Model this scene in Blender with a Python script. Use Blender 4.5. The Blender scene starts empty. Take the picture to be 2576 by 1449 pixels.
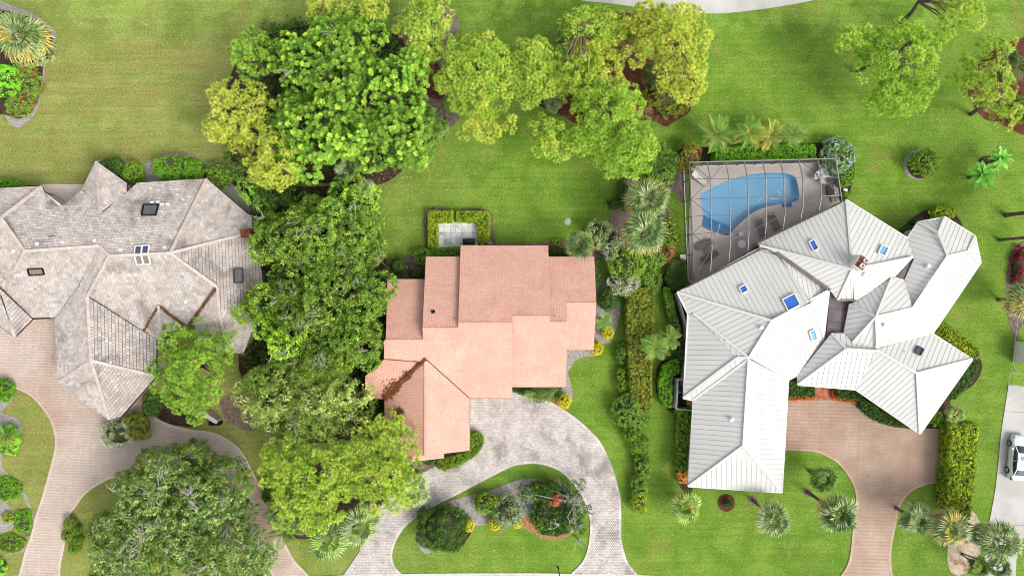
import bpy, bmesh, math, random
import numpy as np
from mathutils import Vector, Matrix
from mathutils.geometry import tessellate_polygon

# ------------------------------------------------------------------ camera, sky, sun, exposure
SC = bpy.context.scene
COL = SC.collection
H = 73.7                    # height of the drone above the lawn (m)
S = 110.0 / 2576.0          # metres on the ground per plan unit
EXPOSURE = 0.72
SUN_EL, SUN_AZ = math.radians(47), math.radians(126)     # azimuth clockwise from +Y (top of the plan)

cam_d = bpy.data.cameras.new('camera')
cam = bpy.data.objects.new('camera', cam_d); COL.objects.link(cam)
cam.location = (0, 0, H)
cam_d.sensor_fit = 'HORIZONTAL'
cam_d.angle = 2 * math.atan(55.0 / H)
cam_d.clip_start = 0.5; cam_d.clip_end = 3000
SC.camera = cam

world = bpy.data.worlds.new('World'); SC.world = world; world.use_nodes = True
wn = world.node_tree; wn.nodes.clear()
sky = wn.nodes.new('ShaderNodeTexSky'); sky.sky_type = 'NISHITA'; sky.sun_disc = False
sky.sun_elevation = SUN_EL; sky.sun_rotation = SUN_AZ
sky.air_density = 1.0; sky.dust_density = 4.0; sky.ozone_density = 1.0
hs = wn.nodes.new('ShaderNodeHueSaturation'); hs.inputs['Saturation'].default_value = 0.3
bg = wn.nodes.new('ShaderNodeBackground'); bg.inputs[1].default_value = 0.15
wo = wn.nodes.new('ShaderNodeOutputWorld')
wn.links.new(sky.outputs[0], hs.inputs['Color']); wn.links.new(hs.outputs[0], bg.inputs[0]); wn.links.new(bg.outputs[0], wo.inputs[0])

sun_d = bpy.data.lights.new('sun', 'SUN'); sun_d.energy = 1.0; sun_d.angle = math.radians(20); sun_d.color = (1.0, 0.95, 0.87)
sun = bpy.data.objects.new('sun', sun_d); COL.objects.link(sun)
sdir = Vector((math.sin(SUN_AZ) * math.cos(SUN_EL), math.cos(SUN_AZ) * math.cos(SUN_EL), math.sin(SUN_EL)))
sun.rotation_euler = sdir.to_track_quat('Z', 'Y').to_euler()
sun.location = sdir * 120

SC.view_settings.view_transform = 'Standard'; SC.view_settings.look = 'None'
SC.view_settings.exposure = EXPOSURE; SC.view_settings.gamma = 1.0
SC.view_settings.use_curve_mapping = False
SC.cycles.filter_width = 1.0
SC.cycles.max_bounces = 8; SC.cycles.transparent_max_bounces = 12
SC.cycles.diffuse_bounces = 5

# ------------------------------------------------------------------ helpers
random.seed(7)
RNG = np.random.default_rng(7)

def P(dx, dy, z=0.0):
    """plan point: survey units dx,dy (seen from the drone) at height z -> metres"""
    k = S * (H - z) / H
    return Vector(((dx - 1288) * k, (724.5 - dy) * k, z))

def lin(r, g, b, k=1.0):
    f = lambda c: (c / 255.0) / 12.92 if c <= 10 else (((c / 255.0) + 0.055) / 1.055) ** 2.4
    return (f(r) * k, f(g) * k, f(b) * k)

ORIGIN = {}
def tag(o, label=None, cat=None, group=None, kind=None):
    if label: o['label'] = label
    if cat: o['category'] = cat
    if group: o['group'] = group
    if kind: o['kind'] = kind
    return o

def thing(name, loc, label, cat, group=None):
    o = bpy.data.objects.new(name, None); COL.objects.link(o)
    o.location = loc; o.empty_display_size = 0.3
    ORIGIN[o.name] = Vector(loc)
    return tag(o, label, cat, group)

def org(parent):
    return ORIGIN.get(parent.name, Vector((0, 0, 0))) if parent else Vector((0, 0, 0))

def link_mesh(name, me, parent=None, mat=None, kind=None):
    o = bpy.data.objects.new(name, me); COL.objects.link(o)
    if parent: o.parent = parent
    if mat is not None and len(me.materials) == 0: me.materials.append(mat)
    if kind: o['kind'] = kind
    ORIGIN[o.name] = org(parent)
    return o

def mesh_obj(name, verts, faces, mat, parent=None, cols=None, kind=None, smooth=False, fmats=None, mats=None, loc=None):
    """verts in world metres; stored relative to the parent's origin (or loc)"""
    me = bpy.data.meshes.new(name)
    og = org(parent)
    if loc is not None: og = Vector(loc)
    vv = [(v[0] - og[0], v[1] - og[1], v[2] - og[2]) for v in verts]
    me.from_pydata(vv, [], faces)
    if mats:
        for m in mats: me.materials.append(m)
        for p, mi in zip(me.polygons, fmats): p.material_index = mi
    else:
        me.materials.append(mat)
    if cols is not None:
        ca = me.color_attributes.new('Col', 'FLOAT_COLOR', 'POINT')
        a = np.ones((len(verts), 4), dtype=np.float32); a[:, :3] = np.array(cols, dtype=np.float32)
        ca.data.foreach_set('color', a.ravel())
    if smooth:
        for p in me.polygons: p.use_smooth = True
    me.update()
    o = link_mesh(name, me, parent, None, kind)
    if loc is not None and parent is None: o.location = loc; ORIGIN[o.name] = Vector(loc)
    return o

class MB:
    """collects shapes in world metres, then links them as ONE mesh object"""
    def __init__(s): s.v = []; s.f = []; s.c = []
    def add(s, vs, fs, col=(1, 1, 1)):
        b = len(s.v); s.v += [tuple(v) for v in vs]; s.f += [tuple(i + b for i in f) for f in fs]; s.c += [col] * len(vs)
    def box(s, c, size, rz=0.0, col=(1, 1, 1), rx=0.0, M=None):
        x, y, z = size[0] / 2, size[1] / 2, size[2] / 2
        R = Matrix.Rotation(rz, 3, 'Z') @ Matrix.Rotation(rx, 3, 'X') if M is None else M
        vs = [R @ Vector((a * x, b * y, d * z)) + Vector(c) for d in (-1, 1) for a, b in ((-1, -1), (1, -1), (1, 1), (-1, 1))]
        s.add(vs, [(3, 2, 1, 0), (4, 5, 6, 7), (0, 1, 5, 4), (1, 2, 6, 5), (2, 3, 7, 6), (3, 0, 4, 7)], col)
    def beam(s, a, b, w, h, col=(1, 1, 1)):
        a, b = Vector(a), Vector(b); d = b - a; L = d.length
        if L < 1e-5: return
        x = d / L; up = Vector((0, 0, 1)) if abs(x.z) < 0.95 else Vector((0, 1, 0))
        y = up.cross(x).normalized(); z = x.cross(y)
        M = Matrix((x, y, z)).transposed()
        s.box((a + b) / 2, (L, w, h), col=col, M=M)
    def tube(s, pts, rad, n=6, col=(1, 1, 1), cap=True):
        pts = [Vector(p) for p in pts]; b = len(s.v)
        for i, p in enumerate(pts):
            d = (pts[min(i + 1, len(pts) - 1)] - pts[max(i - 1, 0)])
            d = d.normalized() if d.length > 1e-6 else Vector((0, 0, 1))
            up = Vector((1, 0, 0)) if abs(d.x) < 0.8 else Vector((0, 1, 0))
            u = d.cross(up).normalized(); w = d.cross(u)
            for k in range(n):
                t = 2 * math.pi * k / n
                s.v.append(tuple(p + (u * math.cos(t) + w * math.sin(t)) * rad[i])); s.c.append(col)
        for i in range(len(pts) - 1):
            for k in range(n):
                k2 = (k + 1) % n
                s.f.append((b + i * n + k, b + i * n + k2, b + (i + 1) * n + k2, b + (i + 1) * n + k))
        if cap:
            s.f.append(tuple(b + k for k in range(n))[::-1]); s.f.append(tuple(b + (len(pts) - 1) * n + k for k in range(n)))
    def lathe(s, c, prof, n=20, col=(1, 1, 1), sx=1.0, sy=1.0):
        b = len(s.v)
        for r, z in prof:
            for k in range(n):
                t = 2 * math.pi * k / n
                s.v.append((c[0] + r * math.cos(t) * sx, c[1] + r * math.sin(t) * sy, c[2] + z)); s.c.append(col)
        for i in range(len(prof) - 1):
            for k in range(n):
                k2 = (k + 1) % n
                s.f.append((b + i * n + k, b + i * n + k2, b + (i + 1) * n + k2, b + (i + 1) * n + k))
        s.f.append(tuple(b + (len(prof) - 1) * n + k for k in range(n)))
    def prism(s, pts, z0, z1, col=(1, 1, 1)):
        """closed outline (world x,y) from z0 to z1"""
        n = len(pts); tri = tri2d([(p[0], p[1]) for p in pts])
        s.add([(p[0], p[1], z0) for p in pts] + [(p[0], p[1], z1) for p in pts],
              [tuple(i + n for i in t) for t in tri] + [t[::-1] for t in tri] + [(i, (i + 1) % n, n + (i + 1) % n, n + i) for i in range(n)], col)
    def build(s, name, mat, parent=None, kind=None, smooth=False, loc=None, usecol=True):
        return mesh_obj(name, s.v, s.f, mat, parent, s.c if usecol else None, kind, smooth, loc=loc)

def area2(p):
    return 0.5 * sum(p[i][0] * p[(i + 1) % len(p)][1] - p[(i + 1) % len(p)][0] * p[i][1] for i in range(len(p)))

def tri2d(pts, holes=()):
    polys = [[Vector((p[0], p[1], 0)) for p in pts]] + [[Vector((p[0], p[1], 0)) for p in h] for h in holes]
    flat = [p for q in polys for p in q]
    out = []
    for t in tessellate_polygon(polys):
        a, b, c = (flat[i] for i in t)
        out.append(tuple(t) if (b - a).cross(c - a).z > 0 else tuple(t)[::-1])
    return out

def smooth_loop(pts, sub=5):
    out = []; n = len(pts)
    for i in range(n):
        p0, p1, p2, p3 = (Vector(pts[(i + j - 1) % n]).to_2d() for j in range(4))
        if (p2 - p1).length < 1e-6: continue
        for k in range(sub):
            t = k / sub
            out.append(tuple(0.5 * ((2 * p1) + (-p0 + p2) * t + (2 * p0 - 5 * p1 + 4 * p2 - p3) * t * t + (-p0 + 3 * p1 - 3 * p2 + p3) * t ** 3)))
    return out

def smooth_line(pts, sub=5):
    out = []
    q = [pts[0]] + list(pts) + [pts[-1]]
    for i in range(1, len(q) - 2):
        p0, p1, p2, p3 = (Vector(q[i + j - 1]).to_2d() for j in range(4))
        for k in range(sub):
            t = k / sub
            out.append(tuple(0.5 * ((2 * p1) + (-p0 + p2) * t + (2 * p0 - 5 * p1 + 4 * p2 - p3) * t * t + (-p0 + 3 * p1 - 3 * p2 + p3) * t ** 3)))
    out.append(tuple(pts[-1])); return out

def sheet(name, pts, z, mat, smooth=True, holes=(), kind='structure', wobble=0.0, sub=5, parent=None):
    q = smooth_loop(pts, sub) if smooth else pts
    if wobble: q = [(x + random.uniform(-wobble, wobble), y + random.uniform(-wobble, wobble)) for x, y in q]
    w = [P(x, y).to_2d() for x, y in q]
    hs_ = [[P(x, y).to_2d() for x, y in h] for h in holes]
    allp = w + [p for h in hs_ for p in h]
    me = bpy.data.meshes.new(name)
    me.from_pydata([(p[0], p[1], z) for p in allp], [], tri2d(w, hs_)); me.materials.append(mat)
    o = link_mesh(name, me, parent)
    if kind and not parent: o['kind'] = kind
    return o

def in_poly(X, Y, poly):
    inside = np.zeros(X.shape, bool); n = len(poly)
    for i in range(n):
        x1, y1 = poly[i]; x2, y2 = poly[(i + 1) % n]
        if y1 == y2: continue
        c = ((y1 > Y) != (y2 > Y)) & (X < (x2 - x1) * (Y - y1) / (y2 - y1) + x1)
        inside ^= c
    return inside

# ------------------------------------------------------------------ materials
def nodes_of(name):
    m = bpy.data.materials.new(name); m.use_nodes = True
    nt = m.node_tree; nt.nodes.clear()
    return m, nt
def N(nt, t, **kw):
    n = nt.nodes.new(t)
    for k, v in kw.items():
        if k.startswith('i_'): n.inputs[k[2:].replace('_', ' ')].default_value = v
        else: setattr(n, k, v)
    return n
def rgba(c): return (c[0], c[1], c[2], 1.0)
def noise(nt, vec, scale, detail=4, rough=0.55, dist=0.0):
    n = nt.nodes.new('ShaderNodeTexNoise'); n.inputs['Scale'].default_value = scale; n.inputs['Detail'].default_value = detail
    n.inputs['Roughness'].default_value = rough; n.inputs['Distortion'].default_value = dist
    nt.links.new(vec, n.inputs['Vector']); return n.outputs[0]
def ramp(nt, v, a, b, ca=(0, 0, 0, 1), cb=(1, 1, 1, 1)):
    r = nt.nodes.new('ShaderNodeMapRange'); r.inputs[1].default_value = a; r.inputs[2].default_value = b
    r.clamp = True; r.interpolation_type = 'SMOOTHSTEP'
    nt.links.new(v, r.inputs[0]); return r.outputs[0]
def mix(nt, f, a, b, mode='MIX'):
    m = nt.nodes.new('ShaderNodeMix'); m.data_type = 'RGBA'; m.blend_type = mode
    for sock, v in ((m.inputs[0], f), (m.inputs[6], a), (m.inputs[7], b)):
        if hasattr(v, 'links'): nt.links.new(v, sock)
        elif isinstance(v, (int, float)): sock.default_value = v
        else: sock.default_value = rgba(v)
    return m.outputs[2]
def math_(nt, op, a, b=None):
    m = nt.nodes.new('ShaderNodeMath'); m.operation = op
    for i, v in enumerate((a, b)):
        if v is None: continue
        if hasattr(v, 'links'): nt.links.new(v, m.inputs[i])
        else: m.inputs[i].default_value = v
    return m.outputs[0]
def pos(nt): return nt.nodes.new('ShaderNodeNewGeometry').outputs['Position']
def mapped(nt, vec, scale=(1, 1, 1), rot=0.0):
    m = nt.nodes.new('ShaderNodeMapping'); m.inputs['Scale'].default_value = scale; m.inputs['Rotation'].default_value = (0, 0, rot)
    nt.links.new(vec, m.inputs[0]); return m.outputs[0]
def attr(nt, name='Col'):
    a = nt.nodes.new('ShaderNodeAttribute'); a.attribute_name = name; return a.outputs['Color']
def finish(nt, color, rough=0.8, bump=None, bstr=0.3, bdist=0.03, spec=0.3, metal=0.0, trans=0.0):
    p = nt.nodes.new('ShaderNodeBsdfPrincipled'); p.inputs['Roughness'].default_value = rough
    p.inputs['Specular IOR Level'].default_value = spec; p.inputs['Metallic'].default_value = metal
    if hasattr(color, 'links'): nt.links.new(color, p.inputs['Base Color'])
    else: p.inputs['Base Color'].default_value = rgba(color)
    if bump is not None:
        b = nt.nodes.new('ShaderNodeBump'); b.inputs['Strength'].default_value = bstr; b.inputs['Distance'].default_value = bdist
        nt.links.new(bump, b.inputs['Height']); nt.links.new(b.outputs[0], p.inputs['Normal'])
    out = nt.nodes.new('ShaderNodeOutputMaterial'); sh = p.outputs[0]
    if trans > 0:
        t = nt.nodes.new('ShaderNodeBsdfTranslucent'); mx = nt.nodes.new('ShaderNodeMixShader'); mx.inputs[0].default_value = trans
        if hasattr(color, 'links'): nt.links.new(color, t.inputs[0])
        else: t.inputs[0].default_value = rgba(color)
        nt.links.new(sh, mx.inputs[1]); nt.links.new(t.outputs[0], mx.inputs[2]); sh = mx.outputs[0]
    nt.links.new(sh, out.inputs[0])

def simple(name, c1, c2=None, scale=2.0, rough=0.7, use_attr=False, bump=0.0, spec=0.3, metal=0.0, c3=None, scale3=0.3, trans=0.0, fine=0.0):
    m, nt = nodes_of(name); g = pos(nt)
    col = c1
    if c2 is not None: col = mix(nt, ramp(nt, noise(nt, g, scale, 6, .6), .35, .68), c1, c2)
    if c3 is not None: col = mix(nt, ramp(nt, noise(nt, g, scale3, 5, .6, .5), .5, .72), col, c3)
    if fine:
        f = noise(nt, g, 14, 2, .7)
        col = mix(nt, fine, col, mix(nt, ramp(nt, f, .3, .7), (.35, .35, .35), (1.5, 1.5, 1.5)), 'MULTIPLY')
    if use_attr: col = mix(nt, 1.0, col, attr(nt), 'MULTIPLY')
    finish(nt, col, rough, noise(nt, g, scale * 6, 3) if bump else None, bump, spec=spec, metal=metal, trans=trans)
    return m

K = 0.72       # sunlit picture tone -> surface base colour

def grass_material():
    m, nt = nodes_of('grass_mat'); g = pos(nt)
    right_a, right_b = lin(134, 168, 62, K), lin(108, 148, 48, K)
    left_a, left_b = lin(166, 174, 98, K), lin(142, 158, 76, K)
    sep = nt.nodes.new('ShaderNodeSeparateXYZ'); nt.links.new(g, sep.inputs[0])
    big = noise(nt, g, 0.055, 3, .5, .6)
    mid = noise(nt, g, 0.35, 6, .65, .4)
    fine = noise(nt, g, 5.0, 5, .75)
    vfine = noise(nt, g, 22.0, 3, .8)
    bands = noise(nt, mapped(nt, g, (0.05, 0.55, 1), math.radians(8)), 1.0, 3, .6)
    vor = nt.nodes.new('ShaderNodeTexVoronoi'); vor.inputs['Scale'].default_value = 1.3; nt.links.new(g, vor.inputs['Vector'])
    r = mix(nt, ramp(nt, mid, .36, .64), right_b, right_a)
    l = mix(nt, ramp(nt, mid, .36, .64), left_b, left_a)
    # the fairway grass on the west side is paler and drier than the watered gardens
    xm = math_(nt, 'ADD', sep.outputs[0], math_(nt, 'MULTIPLY', big, 26.0))
    west = ramp(nt, xm, 14.0, -18.0)
    base = mix(nt, west, r, l)
    # tan mown rough north-west
    tan = math_(nt, 'MULTIPLY', ramp(nt, bands, .40, .62), ramp(nt, xm, -6.0, -22.0))
    ytop = ramp(nt, math_(nt, 'ADD', sep.outputs[1], math_(nt, 'MULTIPLY', bands, 3.0)), 28.6, 27.2)
    tan = math_(nt, 'MULTIPLY', tan, ytop)
    base = mix(nt, math_(nt, 'MULTIPLY', tan, .75), base, lin(163, 152, 92, K))
    # bright strip of fresh green north of it
    fresh = math_(nt, 'MULTIPLY', ramp(nt, mid, .45, .6), ramp(nt, sep.outputs[1], 26.5, 29.0))
    base = mix(nt, math_(nt, 'MULTIPLY', fresh, .55), base, lin(150, 188, 80, K))
    # mower bands on the east fairway
    base = mix(nt, math_(nt, 'MULTIPLY', ramp(nt, bands, .42, .66), .28), base, lin(146, 168, 78, K))
    # yellow / worn patches
    worn = ramp(nt, noise(nt, g, 0.22, 6, .68, .8), .57, .72)
    base = mix(nt, math_(nt, 'MULTIPLY', worn, .55), base, lin(168, 152, 88, K))
    base = mix(nt, math_(nt, 'MULTIPLY', ramp(nt, noise(nt, g, .12, 4, .6), .55, .7), .4), base, lin(98, 126, 44, K))
    lines = noise(nt, mapped(nt, g, (0.10, 2.4, 1), math.radians(5)), 1.0, 4, .65)
    base = mix(nt, .35, base, mix(nt, ramp(nt, lines, .34, .66), (.72, .76, .62), (1.22, 1.2, 1.25)), 'MULTIPLY')
    # blades and tufts
    sp = mix(nt, ramp(nt, fine, .3, .72), (.55, .6, .5), (1.4, 1.34, 1.4))
    base = mix(nt, .85, base, sp, 'MULTIPLY')
    sp2 = mix(nt, ramp(nt, vfine, .3, .7), (.55, .6, .5), (1.45, 1.4, 1.5))
    base = mix(nt, .8, base, sp2, 'MULTIPLY')
    finish(nt, base, .9, vfine, .6, .04, spec=.15)
    return m

M = {}
M['grass'] = grass_material()
M['mulch'] = simple('mulch_mat', lin(150, 132, 118, K), lin(110, 92, 80, K), 3.5, .95, bump=.6, c3=lin(170, 155, 145, K), scale3=.8, fine=.8)
M['redmulch'] = simple('red_mulch_mat', lin(116, 66, 46, K), lin(84, 50, 36, K), 2.5, .95, bump=.6, c3=lin(150, 112, 86, K), scale3=.5, fine=.8)
M['darkmulch'] = simple('dark_mulch_mat', lin(84, 66, 52, K), lin(58, 48, 38, K), 3.0, .95, bump=.6, c3=lin(110, 88, 64, K), scale3=.6, fine=.7)
M['gravel'] = simple('gravel_mat', lin(196, 190, 184, K), lin(160, 154, 148, K), 5, .95, bump=.6, fine=.8)
M['sand'] = simple('sand_mat', lin(218, 200, 178, K), lin(196, 176, 150, K), 2, .95, bump=.3, c3=lin(176, 150, 124, K), scale3=1.2, fine=.6)
M['orange_mulch'] = simple('pine_bark_mat', lin(192, 150, 108, K), lin(170, 124, 84, K), 4, .95, bump=.6, fine=.8)
M['joint'] = simple('joint_mat', lin(176, 158, 144, K), lin(156, 142, 130, K), 3, .95)
M['paver_pink'] = simple('pink_paver_mat', lin(208, 178, 156, .78), lin(196, 166, 146, .78), .5, .85, True, c3=lin(220, 198, 178, .78), scale3=.14, spec=.2, fine=.2)
M['paver_tan'] = simple('tan_paver_mat', lin(224, 206, 192, .8), lin(214, 194, 180, .8), .4, .85, True, c3=lin(200, 170, 154, .8), scale3=.1, spec=.2, fine=.18)
M['paver_grey'] = simple('grey_paver_mat', lin(230, 222, 217, .82), lin(210, 200, 195, .82), .8, .85, True, c3=lin(174, 164, 158, K), scale3=.33, spec=.2, fine=.3)
M['concrete'] = simple('concrete_mat', lin(214, 212, 206, K), lin(198, 196, 190, K), .4, .9, c3=lin(226, 224, 220, K), scale3=.15, fine=.18)
M['curb'] = simple('curb_mat', lin(232, 232, 224, K), lin(214, 212, 204, K), 1, .85, fine=.15)
M['asphalt'] = simple('asphalt_mat', (.06, .06, .06), (.05, .05, .05), 1, .9, fine=.3)
M['brick'] = simple('brick_mat', lin(206, 130, 96, K), lin(180, 108, 78, K), 2, .9, True)
M['patio'] = simple('patio_tile_mat', (.82, .82, .81), (.70, .71, .69), 1.2, .8, True, c3=lin(184, 186, 176, .8), scale3=.9, fine=.3)
M['patio_tan'] = simple('terrace_paver_mat', lin(240, 226, 214, .85), lin(230, 214, 202, .85), .6, .85, True)
M['pink_tile'] = simple('pink_tile_mat', lin(236, 184, 165, .8), lin(228, 175, 157, .8), .5, .7, True, spec=.25, c3=lin(240, 194, 174, .8), scale3=.25, fine=.12)
M['pink_soffit'] = simple('pink_underlay_mat', lin(176, 120, 106, K), lin(164, 112, 98, K), 1, .8)
M['stucco'] = simple('stucco_mat', lin(222, 200, 186, K), lin(212, 190, 176, K), 2, .9)
M['grey_tile'] = simple('grey_tile_mat', lin(210, 200, 192, .8), lin(194, 184, 176, .8), .7, .8, True, spec=.2, c3=lin(160, 150, 146, K), scale3=.28, fine=.3)
M['grey_under'] = simple('grey_underlay_mat', lin(78, 70, 66, K), lin(62, 56, 52, K), 1, .9)
M['cream'] = simple('cream_ridge_mat', lin(222, 208, 198, .8), lin(206, 192, 182, .8), 1.5, .8, True, fine=.2)
M['white_metal'] = simple('white_roof_metal_mat', (.585, .585, .56), (.555, .555, .53), .25, .55, True, spec=.25, c3=(.60, .595, .57), scale3=.1)
M['white_under'] = simple('white_underlay_mat', (.32, .30, .27), (.28, .26, .235), 1, .8)
M['white'] = simple('white_paint_mat', (.74, .74, .73), (.68, .68, .67), 2, .6)
M['grey_membrane'] = simple('flat_roof_membrane_mat', lin(132, 120, 120, K), lin(112, 102, 104, K), .7, .75, c3=lin(150, 140, 138, K), scale3=.8)
M['dark_metal'] = simple('dark_gutter_mat', lin(92, 78, 70, K), lin(74, 62, 56, K), 2, .6)
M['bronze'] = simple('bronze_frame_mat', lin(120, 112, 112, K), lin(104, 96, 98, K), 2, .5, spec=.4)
M['sunlit_bronze'] = simple('sunlit_aluminium_mat', lin(170, 164, 162, K), lin(158, 150, 148, K), 2, .45, spec=.4)  # lighter copy of the cage bronze, sunlight painted into the colour
M['deck'] = simple('pool_deck_mat', lin(206, 196, 188, .78), lin(194, 184, 176, .78), .6, .8, fine=.15, c3=lin(200, 190, 182, .8), scale3=.3)
M['plaster'] = simple('pool_plaster_mat', lin(148, 192, 218, .98), lin(138, 186, 214, .98), .6, .7)
M['plaster_dark'] = simple('pool_step_mat', lin(70, 136, 184, .9), None, 1, .7)
M['black'] = simple('black_cover_mat', (.02, .02, .025), (.03, .03, .035), 4, .5)
M['fabric_grey'] = simple('sling_fabric_mat', lin(128, 116, 108, K), lin(116, 106, 98, K), 3, .8)
M['terracotta'] = simple('terracotta_mat', lin(160, 84, 60, K), lin(120, 60, 46, K), 4, .85, c3=lin(190, 150, 130, K), scale3=2.5)
M['bark'] = simple('bark_mat', lin(140, 122, 106, K), lin(92, 78, 66, K), 4, .95, bump=.8)
M['palebark'] = simple('pale_branch_mat', lin(205, 200, 190, K), lin(160, 152, 140, K), 4, .9)
M['glass_blue'] = simple('blue_skylight_mat', lin(60, 110, 205, .85), lin(74, 124, 214, .85), .8, .12, spec=.6)
M['glass_light'] = simple('light_skylight_mat', lin(130, 185, 225, .85), lin(70, 140, 200, .85), .8, .12, spec=.6)
M['glass_grey'] = simple('grey_skylight_mat', lin(120, 116, 116, .7), lin(96, 94, 96, .7), .5, .15, spec=.6)
M['glass_tan'] = simple('tan_skylight_mat', lin(150, 140, 124, .7), lin(136, 128, 112, .7), .5, .15, spec=.6)
M['glass_navy'] = simple('navy_skylight_mat', lin(70, 76, 130, .7), lin(96, 92, 120, .7), .5, .15, spec=.6)
M['yellow'] = simple('yellow_bin_mat', lin(250, 190, 50, .7), None, 1, .5)
M['blue'] = simple('blue_bin_mat', lin(120, 150, 200, .7), None, 1, .5)
M['needles'] = simple('fallen_needle_mat', lin(150, 104, 62, K), lin(110, 74, 42, K), 3, .95, True)
M['rubber'] = simple('rubber_mat', (.012, .012, .013), None, 1, .7)
M['rim'] = simple('alloy_mat', (.5, .5, .52), None, 1, .3, metal=.8, spec=.5)
M['carglass'] = simple('car_glass_mat', (.02, .025, .05), (.05, .06, .09), 1, .06, spec=.8)
M['lamp'] = simple('headlight_mat', (.45, .5, .55), (.25, .28, .3), 8, .15, spec=.8)
def car_paint():
    m, nt = nodes_of('car_paint_mat')
    p = N(nt, 'ShaderNodeBsdfPrincipled'); p.inputs['Base Color'].default_value = (.74, .76, .80, 1); p.inputs['Roughness'].default_value = .25
    p.inputs['Coat Weight'].default_value = .8; p.inputs['Coat Roughness'].default_value = .05
    o = N(nt, 'ShaderNodeOutputMaterial'); nt.links.new(p.outputs[0], o.inputs[0]); return m
M['carpaint'] = car_paint()
def screen(name, alpha, c):
    m, nt = nodes_of(name)
    t = N(nt, 'ShaderNodeBsdfTransparent'); d = N(nt, 'ShaderNodeBsdfDiffuse'); d.inputs[0].default_value = rgba(c)
    mx = N(nt, 'ShaderNodeMixShader'); mx.inputs[0].default_value = alpha
    nt.links.new(t.outputs[0], mx.inputs[1]); nt.links.new(d.outputs[0], mx.inputs[2])
    o = N(nt, 'ShaderNodeOutputMaterial'); nt.links.new(mx.outputs[0], o.inputs[0]); return m
M['screen'] = screen('insect_screen_mat', .10, (.12, .12, .13))
M['screen_wall'] = screen('wall_screen_mat', .42, (.08, .08, .1))
def water():
    m, nt = nodes_of('pool_water_mat'); g = pos(nt)
    t = N(nt, 'ShaderNodeBsdfTransparent'); t.inputs[0].default_value = (.86, .95, .98, 1)
    gl = N(nt, 'ShaderNodeBsdfGlossy'); gl.inputs['Roughness'].default_value = .03
    fr = N(nt, 'ShaderNodeFresnel'); fr.inputs[0].default_value = 1.33
    b = N(nt, 'ShaderNodeBump'); b.inputs['Strength'].default_value = .15; b.inputs['Distance'].default_value = .02
    nt.links.new(noise(nt, g, 2.2, 3), b.inputs['Height']); nt.links.new(b.outputs[0], gl.inputs['Normal'])
    mx = N(nt, 'ShaderNodeMixShader'); nt.links.new(fr.outputs[0], mx.inputs[0])
    nt.links.new(t.outputs[0], mx.inputs[1]); nt.links.new(gl.outputs[0], mx.inputs[2])
    o = N(nt, 'ShaderNodeOutputMaterial'); nt.links.new(mx.outputs[0], o.inputs[0]); return m
M['water'] = water()
def leafmat(name, trans=.16, rough=.55):
    m, nt = nodes_of(name); finish(nt, attr(nt), rough, spec=.25, trans=trans); return m
M['leaf'] = leafmat('leaf_mat')
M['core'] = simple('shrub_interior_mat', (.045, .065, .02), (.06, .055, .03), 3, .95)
# ------------------------------------------------------------------ ground
pool_pts = [(1759, 490), (1785.5, 475), (1830.5, 455), (1880.5, 440), (1918, 436), (1940, 435), (1969.5, 436), (1991, 440), (2003, 449), (2008, 475), (2010, 496), (2007, 506), (1991, 510), (1991, 521), (1967, 523), (1965, 513), (1932, 519.5), (1908, 527.5), (1885.5, 540), (1863, 560), (1840.5, 583), (1834, 592), (1826, 592.5), (1808, 588.7), (1766, 572), (1764, 567), (1768, 545), (1763, 510)]
def soften(pts, sharp):
    out = []; n = len(pts)
    for i, p in enumerate(pts):
        if i in sharp: out.append(p); continue
        a, b = pts[i - 1], pts[(i + 1) % n]
        out += [((a[0] + 3 * p[0]) / 4, (a[1] + 3 * p[1]) / 4), ((b[0] + 3 * p[0]) / 4, (b[1] + 3 * p[1]) / 4)]
    return out
pool_loop = soften(pool_pts, (12, 13, 14, 15))

BIG = 24000
def ground():
    outer = [P(-BIG, -BIG).to_2d(), P(BIG, -BIG).to_2d(), P(BIG, BIG).to_2d(), P(-BIG, BIG).to_2d()]
    hole = [P(*p).to_2d() for p in pool_loop]
    me = bpy.data.meshes.new('lawn'); allp = outer + hole
    me.from_pydata([(p[0], p[1], 0) for p in allp], [], tri2d(outer, [hole])); me.materials.append(M['grass'])
    o = link_mesh('lawn', me, kind='structure')
ground()

def path(name, pts, width, z, mat, parent=None, kind='structure'):
    """a band along a line of plan points"""
    q = smooth_line(pts, 5); w = [P(x, y).to_2d() for x, y in q]; L = []; R = []
    for i, p in enumerate(w):
        d = (w[min(i + 1, len(w) - 1)] - w[max(i - 1, 0)]).normalized(); nn = Vector((-d.y, d.x)) * width / 2
        L.append(p + nn); R.append(p - nn)
    v = [(p[0], p[1], z) for p in L + R]; n = len(w)
    return mesh_obj(name, v, [(i, i + n, i + 1 + n, i + 1) for i in range(n - 1)], mat, parent, kind=None if parent else kind)

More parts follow.
